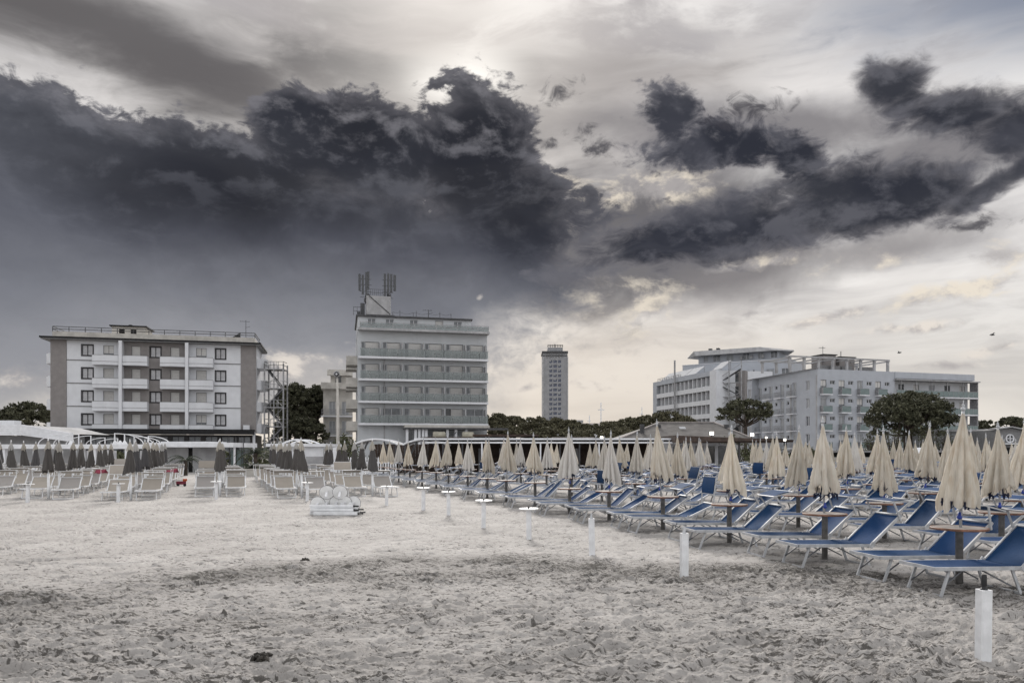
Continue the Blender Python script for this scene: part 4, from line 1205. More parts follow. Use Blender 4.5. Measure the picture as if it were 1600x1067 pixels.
# ---- tower block far inland
def tower_block():
    d = 466; F = Fac(848, d, 886.5, d); rt = F.root('tower_block', 'tall grey tower block rising behind the pines', 'tower'); W = F.W
    U = lambda xz: F.u(760 + xz / 5.333); zt = zat(551.5, d)
    holes = []
    for r in range(20):
        yz = 225 + 39.2 * r; zt_ = zat(520 + yz / 5.333, d)
        if zt_ < 5: break
        for a, b in ((524, 549), (558, 588), (597, 622)): holes.append((U(a), U(b), zt_ - 1.75, zt_))
    body(wall(MB(), 0, W, 0, zt, holes, 0.5), 0, W, 16, 0, zt).build('wall', 'tower_wall', rt)
    gm = mat('tower_glass', (0.10, 0.115, 0.17), 0.3, 0.3, 0.5, spec=0.5)
    MB_ = {}
    for i, h in enumerate(holes):
        k = i % 3
        if k not in MB_: MB_[k] = MB().face([(0, 0, 0), (h[1] - h[0], 0, 0), (h[1] - h[0], 0, 1.75), (0, 0, 1.75)]).mesh('window', gm)
        o = put('window', MB_[k], rt, (h[0], 0.4, h[2]))
        if (i * 7) % 5 < 2:
            MB().box(h[0] + 0.1, h[1] - 0.6, 0.2, 0.3, h[3] - 0.6 - 0.5 * ((i * 3) % 3), h[3] - 0.02).build('blind', 'shutter_grey', rt)
    for a in (U(468), U(672)): MB().box(a, a + 0.7, -0.25, 0.02, 0, zt - 2.2).build('corner_rib', 'plaster_grey', rt)
    MB().box(-0.4, W + 0.4, -0.5, 16.4, zt, zt + 1.4).build('roof_slab', 'steel_dark', rt)
    for i in range(6): MB().box(U(500 + i * 25), U(512 + i * 25), -0.3, 0.0, zt - 2.6, zt - 0.4).build('crown_block', 'trim_grey', rt)
    MB().box(-0.3, W + 0.3, -0.3, 0.02, zt - 1.7, zt - 1.2).build('crown_band', 'steel_dark', rt)
    p = MB().box(U(513), U(638), 2, 12, zt + 1.403, zat(541.5, d)).build('penthouse', 'tower_wall', rt)
    railing(U(513), U(638), 2.2, zat(541.5, d), 1.6, 1.6, 0.15).build('railing', 'steel_dark', p)
    MB().box(U(570), U(576), 3, 3.5, zat(541.5, d), zat(536, d)).build('aerial', 'steel_dark', p)


tower_block()


# ---- hotel with slanted side wing and broad flat roof (right, behind)
def hotel_c():
    F = Fac(1020.3, 190, 1119, 160); rt = F.root('hotel', 'white hotel with banded loggias, tilted solar panels and broad projecting flat roof', 'hotel'); W = F.W
    U = lambda xz: F.u(1000 + xz / 5.333); H = lambda z: z + .22
    zt = H(19.2); x0, x1 = U(138), U(580)
    lv = [H(16.0 - 3.06 * k) for k in range(5)]           # parapet tops
    m = MB().box(0, x0, 0, 14, 0, zt).build('end_pier', 'plaster_blue', rt); MB().box(x1, W, 0, 14, 0, zt).build('end_pier', 'plaster_white', rt)
    MB().box(x0, x1, 0, 14, H(18.15), zt).build('roof_band', 'plaster_blue', rt)
    MB().box(x0, x1, 1.6, 14, 0, H(18.15)).build('recessed_wall', 'plaster_cool', rt)
    n = 13
    for k, z in enumerate(lv):
        MB().box(x0, x1, 0.0, 0.2, z - 1.05, z).build('spandrel', 'plaster_white', rt); MB().box(x0, x1, 0.2, 1.6, z - 1.05, z - 0.85).build('floor_slab', 'plaster_grey', rt)
        for i in range(n):
            a = x0 + (x1 - x0) * i / n; b = x0 + (x1 - x0) * (i + 1) / n
            if i: MB().box(a - 0.12, a + 0.12, 0.21, 1.6, z, z + 2.02).build('partition', 'plaster_white', rt)
            MB().box(a + 0.3, (a + b) / 2 + 0.1, 1.5, 1.58, z - 0.8, z + 1.6).build('shutter', 'shutter' if (i * 5 + k) % 4 else 'glass', rt)
            MB().box((a + b) / 2 + 0.25, b - 0.3, 1.5, 1.58, z - 0.8, z + 1.6).build('window', 'glass' if (i + k) % 3 else 'shutter_grey', rt)
    for a, b in ((150, 250), (252, 345), (350, 435), (575, 650)):
        k = MB(); k.add([(U(a), 0.8, zt + 0.25), (U(b), 0.8, zt + 0.25), (U(b), 3.2, zt + 2.1), (U(a), 3.2, zt + 2.1), (U(a), 0.9, zt + 0.15), (U(b), 0.9, zt + 0.15), (U(b), 3.3, zt + 2.0), (U(a), 3.3, zt + 2.0)], [(0, 1, 2, 3), (4, 7, 6, 5), (0, 4, 5, 1), (1, 5, 6, 2), (2, 6, 7, 3), (3, 7, 4, 0)])
        so = k.build('solar_panel', 'solar', rt); MB().bar((U(a), 3.1, zt), (U(a), 3.1, zt + 1.9), 0.1).bar((U(b), 3.1, zt), (U(b), 3.1, zt + 1.9), 0.1).build('support', 'steel', so)
    railing(U(140), U(330), 0.3, zt, 0.7, 1.2, 0.04).build('roof_railing', 'steel', rt)
    MB().tube([(U(308), -0.6, 0), (U(308), -0.6, zt + 4.2)], 0.22, 8).build('flue', 'steel', rt)
    # block behind, drawn in its own frame
    B = Fac(1066.5, 182, 1236, 168); bt = B.root('hotel_block', 'pale rear hotel block with broad pointed flat roof above solar panels', 'building'); V = lambda xz: B.u(1000 + xz / 5.333); BW = B.W
    z = lambda yz, xz: B.z(530 + yz / 5.333, 1000 + xz / 5.333) + .22
    zs = [z(215, 800), z(262, 800), z(320, 850)]
    zpar = z(192, 800)
    holes = []
    for r in range(5):
        zz = z(262, 850) - 3.2 * r
        for a, b in ((840, 915), (940, 955), (1050, 1115), (1180, 1240)): holes.append((V(a), V(b), zz - 1.9, zz))
    body(wall(MB(), 0, BW, 0, zpar, holes), 0, BW, 14, 0, zpar).build('wall', 'plaster_blue', bt)
    for i, h in enumerate(holes): window(bt, h, ('glass', 'dark2', 'shut_w')[i % 3])
    MB().box(-0.1, BW + 0.1, -0.1, 0.1, zpar + 0.003, zpar + 0.15).build('coping', 'plaster_white', bt)
    # terrace storey and roof blade
    zr = z(118, 800)
    holes = [(V(a), V(b), zpar + 0.7, zpar + 2.2) for a, b in ((510, 545), (590, 650), (703, 760), (840, 893), (965, 1010), (1072, 1128))]
    body(wall(MB(), V(467), V(1138), zpar, zr, holes, y=1.8), V(467), V(1138), 9, zpar, zr, y0=1.8).build('terrace_floor', 'plaster_blue', bt)
    for i, h in enumerate(holes): window(bt, h, 'glass' if i % 2 else 'shut_w', y=1.8)
    for xz in (818, 903, 1000): MB().box(V(xz), V(xz + 20), 1.3, 1.78, zr - 1.3, zr - 0.5).build('air_conditioner', 'plaster_grey', bt)
    a, b = V(352), V(1258)
    k = MB()
    k.add([(a, 3.5, zr), (V(470), -0.6, zr), (V(1140), -0.6, zr), (b, 3.5, zr), (V(1140), 11, zr), (V(470), 11, zr), (a + 0.2, 3.5, zr + 0.3), (V(450), -0.2, zr + 1.2), (V(1000), -0.2, zr + 1.1), (b - 0.2, 3.5, zr + 0.3), (V(1130), 10.8, zr + 1.1), (V(460), 10.8, zr + 1.1)],
          [(5, 4, 3, 2, 1, 0), (6, 7, 8, 9, 10, 11)] + [(i, (i + 1) % 6, 6 + (i + 1) % 6, 6 + i) for i in range(6)])
    ro = k.build('roof', 'plaster_grey', bt)
    for xz in (560, 625): MB().box(V(xz) - 0.35, V(xz) + 0.35, 2, 3, zr + 1.0, zr + 1.9).build('chimney', 'steel_dark', ro)
    # stair recess with open steel flights
    S = Fac(1119.5, 161, 1158, 158); st = S.root('escape_stair', 'steel escape stair zigzagging up the brown recess of the right hotels', 'stairs'); w = S.W
    zt2 = zat(577, 160)
    MB().box(0, w, 2.6, 6, 0, zt2).build('recess_wall', 'stone_mauve', st)
    for i in range(6):
        zz = 1.5 + 3.0 * i
        MB().box(0, w, 0.2, 1.2, zz, zz + 0.15).build('landing', 'steel', st)
        sg = i % 2
        MB().bar((0.2 if sg else w - 0.2, 0.6, zz), (w - 0.2 if sg else 0.2, 0.6, zz + 3.0), 0.9, 0.14).build('flight', 'steel_dark', st)
        MB().bar((0.2 if sg else w - 0.2, 0.1, zz + 1.0), (w - 0.2 if sg else 0.2, 0.1, zz + 4.0), 0.06, 0.1).build('handrail', 'steel', st)
        MB().box(w * 0.35, w * 0.75, 2.5, 2.59, zz + 0.4, zz + 2.4).build('window', 'glass', st)
    for xx in (0.0, w * 0.5, w): MB().box(xx - 0.1, xx + 0.1, 0.1, 0.3, 0, zt2 + (2 if xx else 0)).build('post', 'steel', st)


hotel_c()


# ---- long white hotel at right
def hotel_d():
    A = Fac(1167.5, 143.5, 1277, 122); rt = A.root('hotel', 'long white hotel with small green glass balconies and rooftop pergola, at right', 'hotel')
    B = Fac(1277, 122, 1522, 131.8)
    off = B.rz - A.rz
    bt = bpy.data.objects.new('sea_wing', None); COL.objects.link(bt); bt.parent = rt; bt.location = (A.W, 0, 0); bt.rotation_euler = (0, 0, off)
    H = lambda z: z + .22
    UA = lambda xz: A.u(1000 + xz / 5.333); UB = lambda xz: B.u(1280 + xz / 4.85)
    zt = H(15.25)
    fl = [H(11.1 - 3.0 * k) for k in range(4)]
    holes, kinds = [], []
    for z in fl:
        for a, b in ((900, 925), (982, 1014), (1075, 1103), (1168, 1200), (1272, 1302)): holes.append((UA(a), UA(b), z + 0.1, z + 2.4)); kinds.append('shut_w')
        for a, b in ((945, 968), (1032, 1055), (1125, 1145), (1222, 1242)): holes.append((UA(a), UA(b), z + 1.65, z + 2.3)); kinds.append('small')
        holes.append((UA(1382), UA(1413), z + 0.8, z + 2.4)); kinds.append('shut_w' if z > 8 else 'glass')
    wall(MB(), 0, A.W, 0, zt, holes).build('wall', 'plaster_blue', rt)
    for h, k in zip(holes, kinds): window(rt, h, k)
    for z in fl:
        for a, b in ((960, 1010), (1050, 1106), (1145, 1202), (1250, 1306)):
            xa, xb = UA(a), UA(b)
            o = MB().box(xa, xb, -0.8, 0.02, z - 0.12, z + 0.06).build('balcony', 'plaster_white', rt)
            railing(xa + 0.03, xb - 0.03, -0.76, z + 0.06, 0.95, 0.22, 0.02, 0.7).build('railing', 'steel', o)
    for xz in (1255, 1470): MB().box(UA(xz), UA(xz + 8), -0.12, 0.0, 0, zt - (2 if xz < 1300 else 1)).build('downpipe', 'plaster_grey', rt)
    MB().box(-0.1, A.W + 0.1, -0.12, 0.15, zt + 0.003, zt + 0.2).build('coping', 'trim_grey', rt)
    # sea-facing wing (drawn in its own frame, parts of the same hotel)
    W = B.W; xl = UB(572)
    holes, kinds = [], []
    for z in fl:
        for a, b in ((10, 55), (148, 193), (287, 330), (425, 468)): holes.append((UB(a), UB(b), z + 0.1, z + 2.4)); kinds.append('half' if (len(holes) % 3) else 'shut_w')
        for a, b in ((82, 120), (220, 258), (360, 398), (497, 532)): holes.append((UB(a), UB(b), z + 1.65, z + 2.3)); kinds.append('small')
    MB_ = wall(MB(), 0, xl, 0, zt, holes); MB_.face([(0, 0.0, zt), (W, 0.0, zt), (W, 18, zt), (0, 18, zt)]); MB_.face([(W, 1.3, 0), (W, 18, 0), (W, 18, zt), (W, 1.3, zt)]); MB_.face([(W, 18, 0), (0, 18, 0), (0, 18, zt), (W, 18, zt)])
    MB_.build('wall', 'plaster_blue', bt)
    for h, k in zip(holes, kinds): window(bt, h, k)
    for z in fl:
        for a, b in ((3, 78), (145, 218), (283, 355), (420, 493)):
            xa, xb = UB(a), UB(b)
            MB().box(xa, xb, -0.85, 0.02, z - 0.2, z).build('balcony_slab', 'plaster_white', bt)
            put_glass(bt, xa + 0.05, xb - 0.05, -0.8, z + 0.02, z + 1.0, 'rail_green')
            MB().box(xa + 0.03, xa + 0.07, -0.82, -0.02, z + 0.003, z + 1.03).box(xb - 0.07, xb - 0.03, -0.82, -0.02, z + 0.003, z + 1.03).box(xa + 0.03, xb - 0.03, -0.83, -0.77, z + 1.005, z + 1.05).build('railing', 'steel', bt)
    # loggia bays
    lh = []; bays = [608, 725, 842, 960, 1077, 1190]
    for z in fl:
        for a, b in zip([580] + bays[:-1], bays):
            lh.append((UB(a + (b - a) * 0.30), UB(a + (b - a) * 0.68), z + 0.1, z + 2.2) if a > 600 else (UB(590), UB(603), z + 0.1, z + 2.2))
    wall(MB(), xl, W, 0, zt, lh, y=1.3).build('loggia_wall', 'plaster_white', bt)
    for i, h in enumerate(lh): window(bt, h, ('shut_w', 'half', 'dark2')[(i * 5) % 3], y=1.3)
    MB().box(xl, W, -0.1, 1.28, zt - 1.1, zt + 0.0).build('roof_band', 'plaster_blue', bt)
    MB().box(xl - 0.2, W + 0.7, -0.7, 1.2, zt - 1.45, zt - 1.25).build('canopy_slab', 'plaster_grey', bt)
    for z in fl:
        MB().box(xl, W + 0.5, -0.5, 1.25, z - 0.22, z).build('balcony_slab', 'plaster_white', bt)
        n = 16
        for i in range(n):
            a, b = xl + (W + 0.45 - xl) * i / n, xl + (W + 0.45 - xl) * (i + 1) / n
            put_glass(bt, a + 0.04, b - 0.04, -0.44, z + 0.05, z + 1.0, 'rail_green')
            MB().box(a - 0.025, a + 0.025, -0.47, -0.41, z + 0.003, z + 1.0).build('rail_post', 'steel', bt)
        MB().box(xl, W + 0.45, -0.48, -0.40, z + 1.005, z + 1.06).build('handrail', 'steel', bt)
    for xz in bays: MB().box(UB(xz) - 0.07, UB(xz) + 0.07, -0.35, -0.2, 0, zt - 1.45).build('column', 'steel', bt)
    MB().box(W + 0.35, W + 0.5, -0.4, 1.2, 0, zt - 1.3).build('column', 'steel', bt)
    # rooftop pergola with tanks and aerials
    P = [(-3, 1.0), (24, 1.0), (24, 9), (-3, 9)]
    xa, xb = UB(-170), UB(572)
    for i in range(8):
        x = -4.5 + (UB(560) + 4.5) * i / 7
        for y in (1.2, 8.5): MB().box(x - 0.18, x + 0.18, y - 0.18, y + 0.18, zt, zt + 1.75).build('pergola_post', 'plaster_grey', bt)
        MB().box(x - 0.12, x + 0.12, 0.8, 9.0, zt + 1.753, zt + 1.95).build('pergola_beam', 'plaster_grey', bt)
    for y in (1.2, 8.5): MB().box(-5.2, UB(572), y - 0.15, y + 0.15, zt + 1.955, zt + 2.2).build('pergola_beam', 'plaster_grey', bt)
    for xz, w, h in ((190, 2.6, 2.9), (325, 3.2, 2.6)):
        o = MB().box(UB(xz) - w / 2, UB(xz) + w / 2, 3.5, 6.5, zt, zt + h).build('roof_hut', 'stone_mauve', bt); MB().box(UB(xz) - w / 2 - 0.2, UB(xz) + w / 2 + 0.2, 3.3, 6.7, zt + h + 0.003, zt + h + 0.15).build('hut_roof', 'roof_black', o)
    for xz in (60, 150, 240, 400): MB().box(UB(xz), UB(xz) + 2.0, 2.0, 3.2, zt, zt + 0.9).build('roof_unit', 'trim_grey', bt)
    tv_aerial(bt, UB(122), 3, zt, 4.3); MB().tube([(UB(325), 5, zt + 2.7), (UB(325), 5, zt + 3.9)], 0.06, 6).build('aerial', 'steel_dark', bt)


hotel_d()

# ------------------------------------------------------------------ beach clubs and low buildings
mat('red_cloth', (0.26, 0.04, 0.07), 0.7, 0.2, 6)
mat('orange_plastic', (0.5, 0.10, 0.03), 0.5, 0.2, 6)
mat('white_boards', (0.72, 0.73, 0.76), 0.6, 0.05, 2, streaks=0.12)


def bar_pavilion():
    d = 53.0; X = lambda px: (px - 800) / FPX * d; Z = lambda py: zat(py, d) + .1
    t = thing('bar_pavilion', 'long dark wooden beach bar with white roof beams behind the cream umbrellas', 'pavilion', (0, d, -0.1))
    x0, x1 = X(655), X(1058)
    MB().box(X(738), X(842), 0.5, 5, Z(681.5), Z(678.2)).build('roof_board', 'brown_wood', t)
    MB().box(x0, X(1228), 0.6, 8, Z(688), Z(684.5)).build('roof', 'roof_black', t)
    MB().box(x0 - 0.4, x1, 0.25, 0.45, Z(687.0), Z(684.3)).build('white_beam', 'white_boards', t)
    MB().box(x0 + 0.6, x1, -0.1, 0.1, Z(692.5), Z(690)).build('white_beam', 'white_boards', t)
    MB().box(x0 + 0.2, X(735), 0.3, 4, Z(684), Z(682.5)).build('awning', 'brown_wood', t)
    for i in range(14):
        x = x0 + 0.3 + (x1 - x0 - 0.3) * i / 13
        MB().box(x - 0.05, x + 0.05, -0.05, 0.05, 0, Z(692.5)).build('post', 'white_boards' if i % 3 == 0 else 'steel_dark', t)
    MB().box(x0, X(1055), 6.0, 6.2, 0, Z(688)).build('back_wall', 'brown_wood', t)
    for i, (a, b) in enumerate(((668, 690), (742, 752), (778, 792), (905, 915), (968, 990))): MB().box(X(a), X(b), 5.7, 5.95, 0.2, Z(700)).build('wall_panel', 'plaster_grey' if i % 2 else 'curtain', t)
    # glazed end with white frames
    for i in range(5):
        a, b = X(1058) + (X(1150) - X(1058)) * i / 5, X(1058) + (X(1150) - X(1058)) * (i + 1) / 5
        f = MB().box(a, a + 0.12, 2.0, 2.1, 0, Z(693)).box(b - 0.12, b, 2.0, 2.1, 0, Z(693)).box(a + 0.12, b - 0.12, 2.0, 2.1, Z(693) - 0.15, Z(693)).box(a + 0.12, b - 0.12, 2.0, 2.1, 0.0, 0.2)
        fo = f.build('door', 'white_boards', t); MB().box(a + 0.12, b - 0.12, 2.04, 2.07, 0.2, Z(693) - 0.15).build('pane', 'glass' if i % 2 else 'glass_pale', fo)
    # jutting brown roof at the right end
    MB().add([(X(1050), -1.2, Z(691.5)), (X(1229), -1.2, Z(691.0)), (X(1229), 5, Z(691.0)), (X(1050), 5, Z(691.5)), (X(1050), -1.0, Z(680.5)), (X(1229), -1.4, Z(687.5)), (X(1229), 5, Z(684)), (X(1050), 5, Z(680.5))],
             [(0, 3, 2, 1), (4, 5, 6, 7), (0, 1, 5, 4), (1, 2, 6, 5), (2, 3, 7, 6), (3, 0, 4, 7)]).build('end_roof', 'brown_wood', t)
    for px in (1150, 1205, 1222): MB().box(X(px) - 0.06, X(px) + 0.06, -0.8, -0.68, 0, Z(690.5)).build('post', 'steel_dark', t)
    for a, b in ((868, 916), (918, 935)): MB().box(X(a), X(b), 3.0, 6, Z(684.4), Z(681.6)).build('roof_box', 'far_roof', t)
    # tables and stools on the terrace
    for i, px in enumerate((1065, 1082, 1098, 1112, 1126)):
        x = X(px); m = MB().box(x - 0.35, x + 0.35, -0.4, 0.3, 0.72, 0.76).box(x - 0.3, x - 0.26, -0.35, -0.31, 0.1, 0.72).box(x + 0.26, x + 0.3, -0.35, -0.31, 0.1, 0.72).box(x - 0.3, x - 0.26, 0.21, 0.25, 0.1, 0.72).box(x + .26, x + .3, .21, .25, .1, .72)
        m.build('terrace_table', ('blue_plastic', 'steel_dark', 'blue_plastic')[i % 3], t)


bar_pavilion()

LAMPS = [(940, 683.5, 53.5, 'warm lit lamp on the bar roof, between two cream umbrellas', 0.16), (1112, 677, 54, 'twin white floodlight lit above the bar roof before the grey hip roof', 0.22), (1124, 684.5, 51.9, 'small lit lamp under the edge of the jutting brown roof, left one', 0.13),
         (1175, 679, 54, 'white floodlight lit above the jutting brown roof', 0.2), (1197, 683.5, 52, 'small dim lamp under the brown roof, middle one', 0.1), (1226, 687, 51.4, 'small lit lamp at the tip of the jutting brown roof', 0.13)]
for px, py, d, lab, s in LAMPS:
    p = at(px, d); o = thing('roof_lamp', lab, 'lamp', (p.x, p.y, zat(py, d)), 0, 'lit lamps on the beach bar')
    s *= 0.62
    MB().box(-s * 1.1, s * 1.1, 0.0, 0.2, -s, s).build('housing', 'steel_dark', o)
    MB().box(-s, s, -0.03, -0.005, -s * 0.85, s * 0.85).build('lens', 'lit_lamp', o)
    MB().box(-0.03, 0.03, 0.05, 0.11, -s - 0.35, -s).build('bracket', 'steel_dark', o)


def arched_canopy(pa, pb, d, ytop, yend, label):
    xa, xb = (pa - 800) / FPX * d, (pb - 800) / FPX * d; t = thing('arched_canopy', label, 'canopy', ((xa + xb) / 2, d, -0.1)); w = (xb - xa) / 2
    z0, z1 = zat(yend, d) + .1, zat(ytop, d) + .1
    n = 14; top = [(-w + 2 * w * i / n, z0 + (z1 - z0) * math.sin(math.pi * i / n) ** 0.8) for i in range(n + 1)]
    for y in (0.0, 3.5):
        MB().tube([(x, y, z) for x, z in top], 0.07, 6).build('rim', 'white_boards', t)
    k = MB()
    for (x, z), (x2, z2) in zip(top, top[1:]): k.face([(x, 0.07, z), (x2, 0.07, z2), (x2, 3.4, z2), (x, 3.4, z)])
    k.build('cover', 'plaster_grey', t)
    for x in (-w + 0.15, w - 0.15): MB().box(x - 0.06, x + 0.06, 0.0, 0.12, 0, z0).build('post', 'steel_dark', t)
    for sg in (-1, 1): MB().bar((sg * w * 0.75, 0.05, z0 - 1.1), (sg * w * 0.35, 0.05, z0 + 0.25), 0.12).build('brace', 'steel_dark', t)


arched_canopy(553, 621, 54, 686.0, 694.5, 'arched canopy with pale rim left of the dark bar, left one')
arched_canopy(629, 698, 54, 686.5, 695, 'arched canopy with pale rim left of the dark bar, right one')
# boarded wall behind the arches
p = at(590, 58.5); t = thing('board_wall', 'brown boarded wall behind the arched canopies', 'wall', (p.x - 0.5, p.y, -0.1))
for i in range(24): MB().box(i * 0.25, i * 0.25 + 0.235, 0, 0.05, 0, 2.35 + 0.02 * (i % 3)).build('plank', 'brown_wood', t)
# white picket fence
p = at(543, 50); t = thing('picket_fence', 'low white picket fence behind the grey umbrellas', 'fence', (p.x, p.y, -0.1))
pk = MB().prism([(0, 0), (0.09, 0), (0.09, 0.03), (0, 0.03)], 0.0, 1.35).add([(0, 0, 1.35), (0.09, 0, 1.35), (0.09, 0.03, 1.35), (0, 0.03, 1.35), (0.045, 0.015, 1.45)], [(0, 1, 4), (1, 2, 4), (2, 3, 4), (3, 0, 4)]).mesh('picket', MATS['white_boards'])
for i in range(20): put('picket', pk, t, (i * 0.17, 0, 0))
MB().box(0, 3.4, 0.031, 0.07, 0.35, 0.45).box(0, 3.4, 0.031, 0.07, 1.0, 1.1).build('rail', 'white_boards', t)


def hip_house():
    d = 72; X = lambda px: (px - 800) / FPX * d
    t = thing('hip_roof_house', 'low house with grey hipped roof and white eaves behind the bar', 'house', (0, d, -0.22))
    z0, z1 = zat(684, d) + .22, zat(659.5, d + 4) + .22
    a, b, c, e = X(970), X(1175), X(1046), X(1137)
    MB().box(a + 0.6, b - 0.6, 0.6, 9.5, 0, z0 - 0.3).build('wall', 'plaster_grey', t)
    MB().box(a, b, 0, 10, z0 - 0.3, z0 - 0.05).build('fascia', 'white_boards', t)
    r = MB().add([(a, 0, z0 - 0.045), (b, 0, z0 - 0.045), (b, 10, z0 - 0.045), (a, 10, z0 - 0.045), (c, 5, z1), (e, 5, z1)], [(0, 1, 5, 4), (1, 2, 5), (2, 3, 4, 5), (3, 0, 4), (3, 2, 1, 0)]).build('roof', 'roof_tile', t)
    k = MB().bar((a, 0, z0), (c, 5, z1 + 0.04), 0.16, 0.1).bar((c, 5, z1 + .04), (e, 5, z1 + .04), 0.16, 0.1).bar((b, 0, z0), (e, 5, z1 + 0.04), 0.16, 0.1)
    k.build('ridge_cap', 'far_roof', r)
    for px, y in ((1040, 3.2), (1150, 3.0), (1008, 1.5)): MB().box(X(px) - 0.2, X(px) + 0.2, y, y + 0.4, z0 + 0.1, z0 + 0.1 + 1.3).build('chimney', 'steel_dark', r)
    MB().add([(X(1072), 2.6, z0 + 0.95), (X(1082), 2.6, z0 + 0.95), (X(1082), 3.2, z0 + 1.2), (X(1072), 3.2, z0 + 1.2)], [(0, 1, 2, 3)]).build('skylight', 'solar', r)


hip_house()


def left_club():
    d = 57.0; X = lambda px, dd=d: (px - 800) / FPX * dd; Z = lambda py, dd=d: zat(py, dd) + .1
    t = thing('beach_pergola', 'white pergola frame with posts and arched hoops behind the grey umbrellas, at left', 'pergola', (0, d, -0.1))
    MB().box(X(2), X(248), 0, 0.5, Z(701), Z(694)).build('beam', 'white_boards', t)
    MB().box(X(2), X(248), 4.0, 4.4, Z(700), Z(695)).build('beam', 'white_boards', t)
    for px in (4, 52, 90, 127, 146, 196, 246): MB().box(X(px) - 0.11, X(px) + 0.11, 0.1, 0.4, 0, Z(701)).build('post', 'white_boards', t)
    for i in range(10): MB().box(X(12 + i * 22), X(17 + i * 22), 3.0, 3.1, 0.1, Z(704)).build('curtain', 'plaster_white' if i % 2 else 'curtain', t)
    for px in (70, 104, 160, 176): MB().box(X(px), X(px + 14), 4.6, 4.7, 0, Z(703)).build('door_leaf', 'glass' if px in (70, 160) else 'white_boards', t)
    # quarter-hoops on top, rising from one side
    def hoop(pa, pb, ytop, y, flip):
        xa, xb = X(pa), X(pb); z0, z1 = Z(694), Z(ytop)
        pts = [(xa + (xb - xa) * (1 - math.cos(math.pi / 2 * i / 10)), y, z0 + (z1 - z0) * math.sin(math.pi / 2 * i / 10)) for i in range(11)]
        k = MB().tube(pts, 0.03, 6); k.bar((xb, y, z0), (xb, y, z1 + 0.03), 0.065)
        k.build('hoop', 'white_boards', t)
    for i, (pa, pb, yt) in enumerate(((56, 110, 676.5), (70, 110, 678), (80, 120, 680), (103, 134, 683), (112, 146, 684))): hoop(pa, pb, yt, 0.3 + i * 0.8, 0)
    for i, (pa, pb, yt) in enumerate(((221, 176, 677), (228, 183, 678), (233, 190, 681), (240, 205, 680.5))): hoop(pa, pb, yt, 0.3 + i * 0.8, 1)
    for px in (177, 185, 192, 108): MB().lathe([(0.22, Z(694)), (0.16, Z(694) + .12), (0.05, Z(694) + .3)], 10, X(px), 0.25).build('foot_cone', 'white_boards', t)
    # white canopy building at the far left
    c = thing('canopy_building', 'low white building with boarded sloping canopy at the left edge', 'building', (0, 0, -0.1))
    P, Q, S = at(-90, 60), at(34, 60), at(112, 63)
    z1, z0 = zat(663, 60) + .1, zat(680, 60) + .1
    y1, y0 = zat(676.5, 63) + .1, zat(690, 63) + .1
    n = 5
    for i in range(n):                                     # boards of the fascia, the right wing sloping down
        a, b = z0 + (z1 - z0) * i / n, z0 + (z1 - z0) * (i + 0.96) / n
        a2, b2 = y0 + (y1 - y0) * i / n, y0 + (y1 - y0) * (i + 0.96) / n
        MB().add([(P.x, P.y, a), (Q.x, Q.y, a), (S.x, S.y, a2), (S.x, S.y + .1, a2), (Q.x, Q.y + .1, a), (P.x, P.y + .1, a), (P.x, P.y, b), (Q.x, Q.y, b), (S.x, S.y, b2), (S.x, S.y + .1, b2), (Q.x, Q.y + .1, b), (P.x, P.y + .1, b)],
                 [(0, 1, 7, 6), (1, 2, 8, 7), (2, 3, 9, 8), (6, 7, 10, 11), (7, 8, 9, 10), (5, 4, 1, 0), (4, 3, 2, 1)]).build('board', 'white_boards', c)
    MB().add([(P.x, P.y + .12, z1 - .05), (Q.x, Q.y + .12, z1 - .05), (S.x, S.y + .12, y1 - .05), (S.x, S.y + 6, y1 - .05), (Q.x, Q.y + 8, z1 - .05), (P.x, P.y + 8, z1 - .05)], [(0, 1, 4, 5), (1, 2, 3, 4)]).build('roof', 'plaster_grey', c)
    MB().prism([(P.x, P.y + 2), (Q.x + 1.0, Q.y + 2), (Q.x + 1.0, Q.y + 7), (P.x, P.y + 7)], 0, z0).build('wall', 'plaster_grey', c)
    MB().box(S.x - 0.2, S.x, S.y + 0.2, S.y + 0.4, 0, y0).build('post', 'white_boards', c)
    a = at(6, 66); MB().box(a.x - 0.9, a.x + 0.9, a.y, a.y + 1, z1, zat(655, 66)).build('roof_unit', 'white_boards', c)
    # rendered garden wall and white slab behind the middle aisle
    d2 = 60; w = thing('garden_wall', 'plain pale grey wall with dark gap behind the palm', 'wall', (0, d2, -0.1))
    X2 = lambda px: (px - 800) / FPX * d2
    for a, b in ((240, 294), (301, 341)): MB().box(X2(a), X2(b), 0, 0.3, 0, zat(698, d2) + .1).build('wall', 'plaster_grey', w)
    MB().box(X2(294.05), X2(300.95), 0.1, 0.2, 0, zat(698, d2)).build('gap', 'interior', w)
    s = thing('entrance_slab', 'long white flat entrance roof across the middle aisle', 'canopy', (0, 59, -0.1))
    X3 = lambda px: (px - 800) / FPX * 59
    MB().box(X3(232), X3(368), -0.5, 5, zat(698.5, 59) + .1, zat(691.5, 59) + .1).build('slab', 'white_boards', s)
    MB().box(X3(255), X3(324), -0.4, 4, zat(691.4, 59) + .1, zat(689.8, 59) + .1).build('upper_slab', 'white_boards', s)
    for px in (345, 366): MB().box(X3(px) - 0.06, X3(px) + 0.06, 0, 0.12, 0, zat(698.6, 59) + .1).build('post', 'white_boards', s)
    g = thing('aisle_gate', 'glazed gate with thin green poles at the end of the middle aisle', 'gate', (0, 60, -0.1))
    X4 = lambda px: (px - 800) / FPX * 60
    for i, px in enumerate((356, 361, 366, 371)): MB().box(X4(px), X4(px + 4.6), 0.6, 0.64, 0.1, 1.9).build('pane', 'rail_green', g)
    for px in (355, 365, 374, 377): MB().tube([(X4(px), 0.5, 0), (X4(px), 0.5, zat(681, 60))], 0.035, 6).build('pole', 'steel_dark', g)
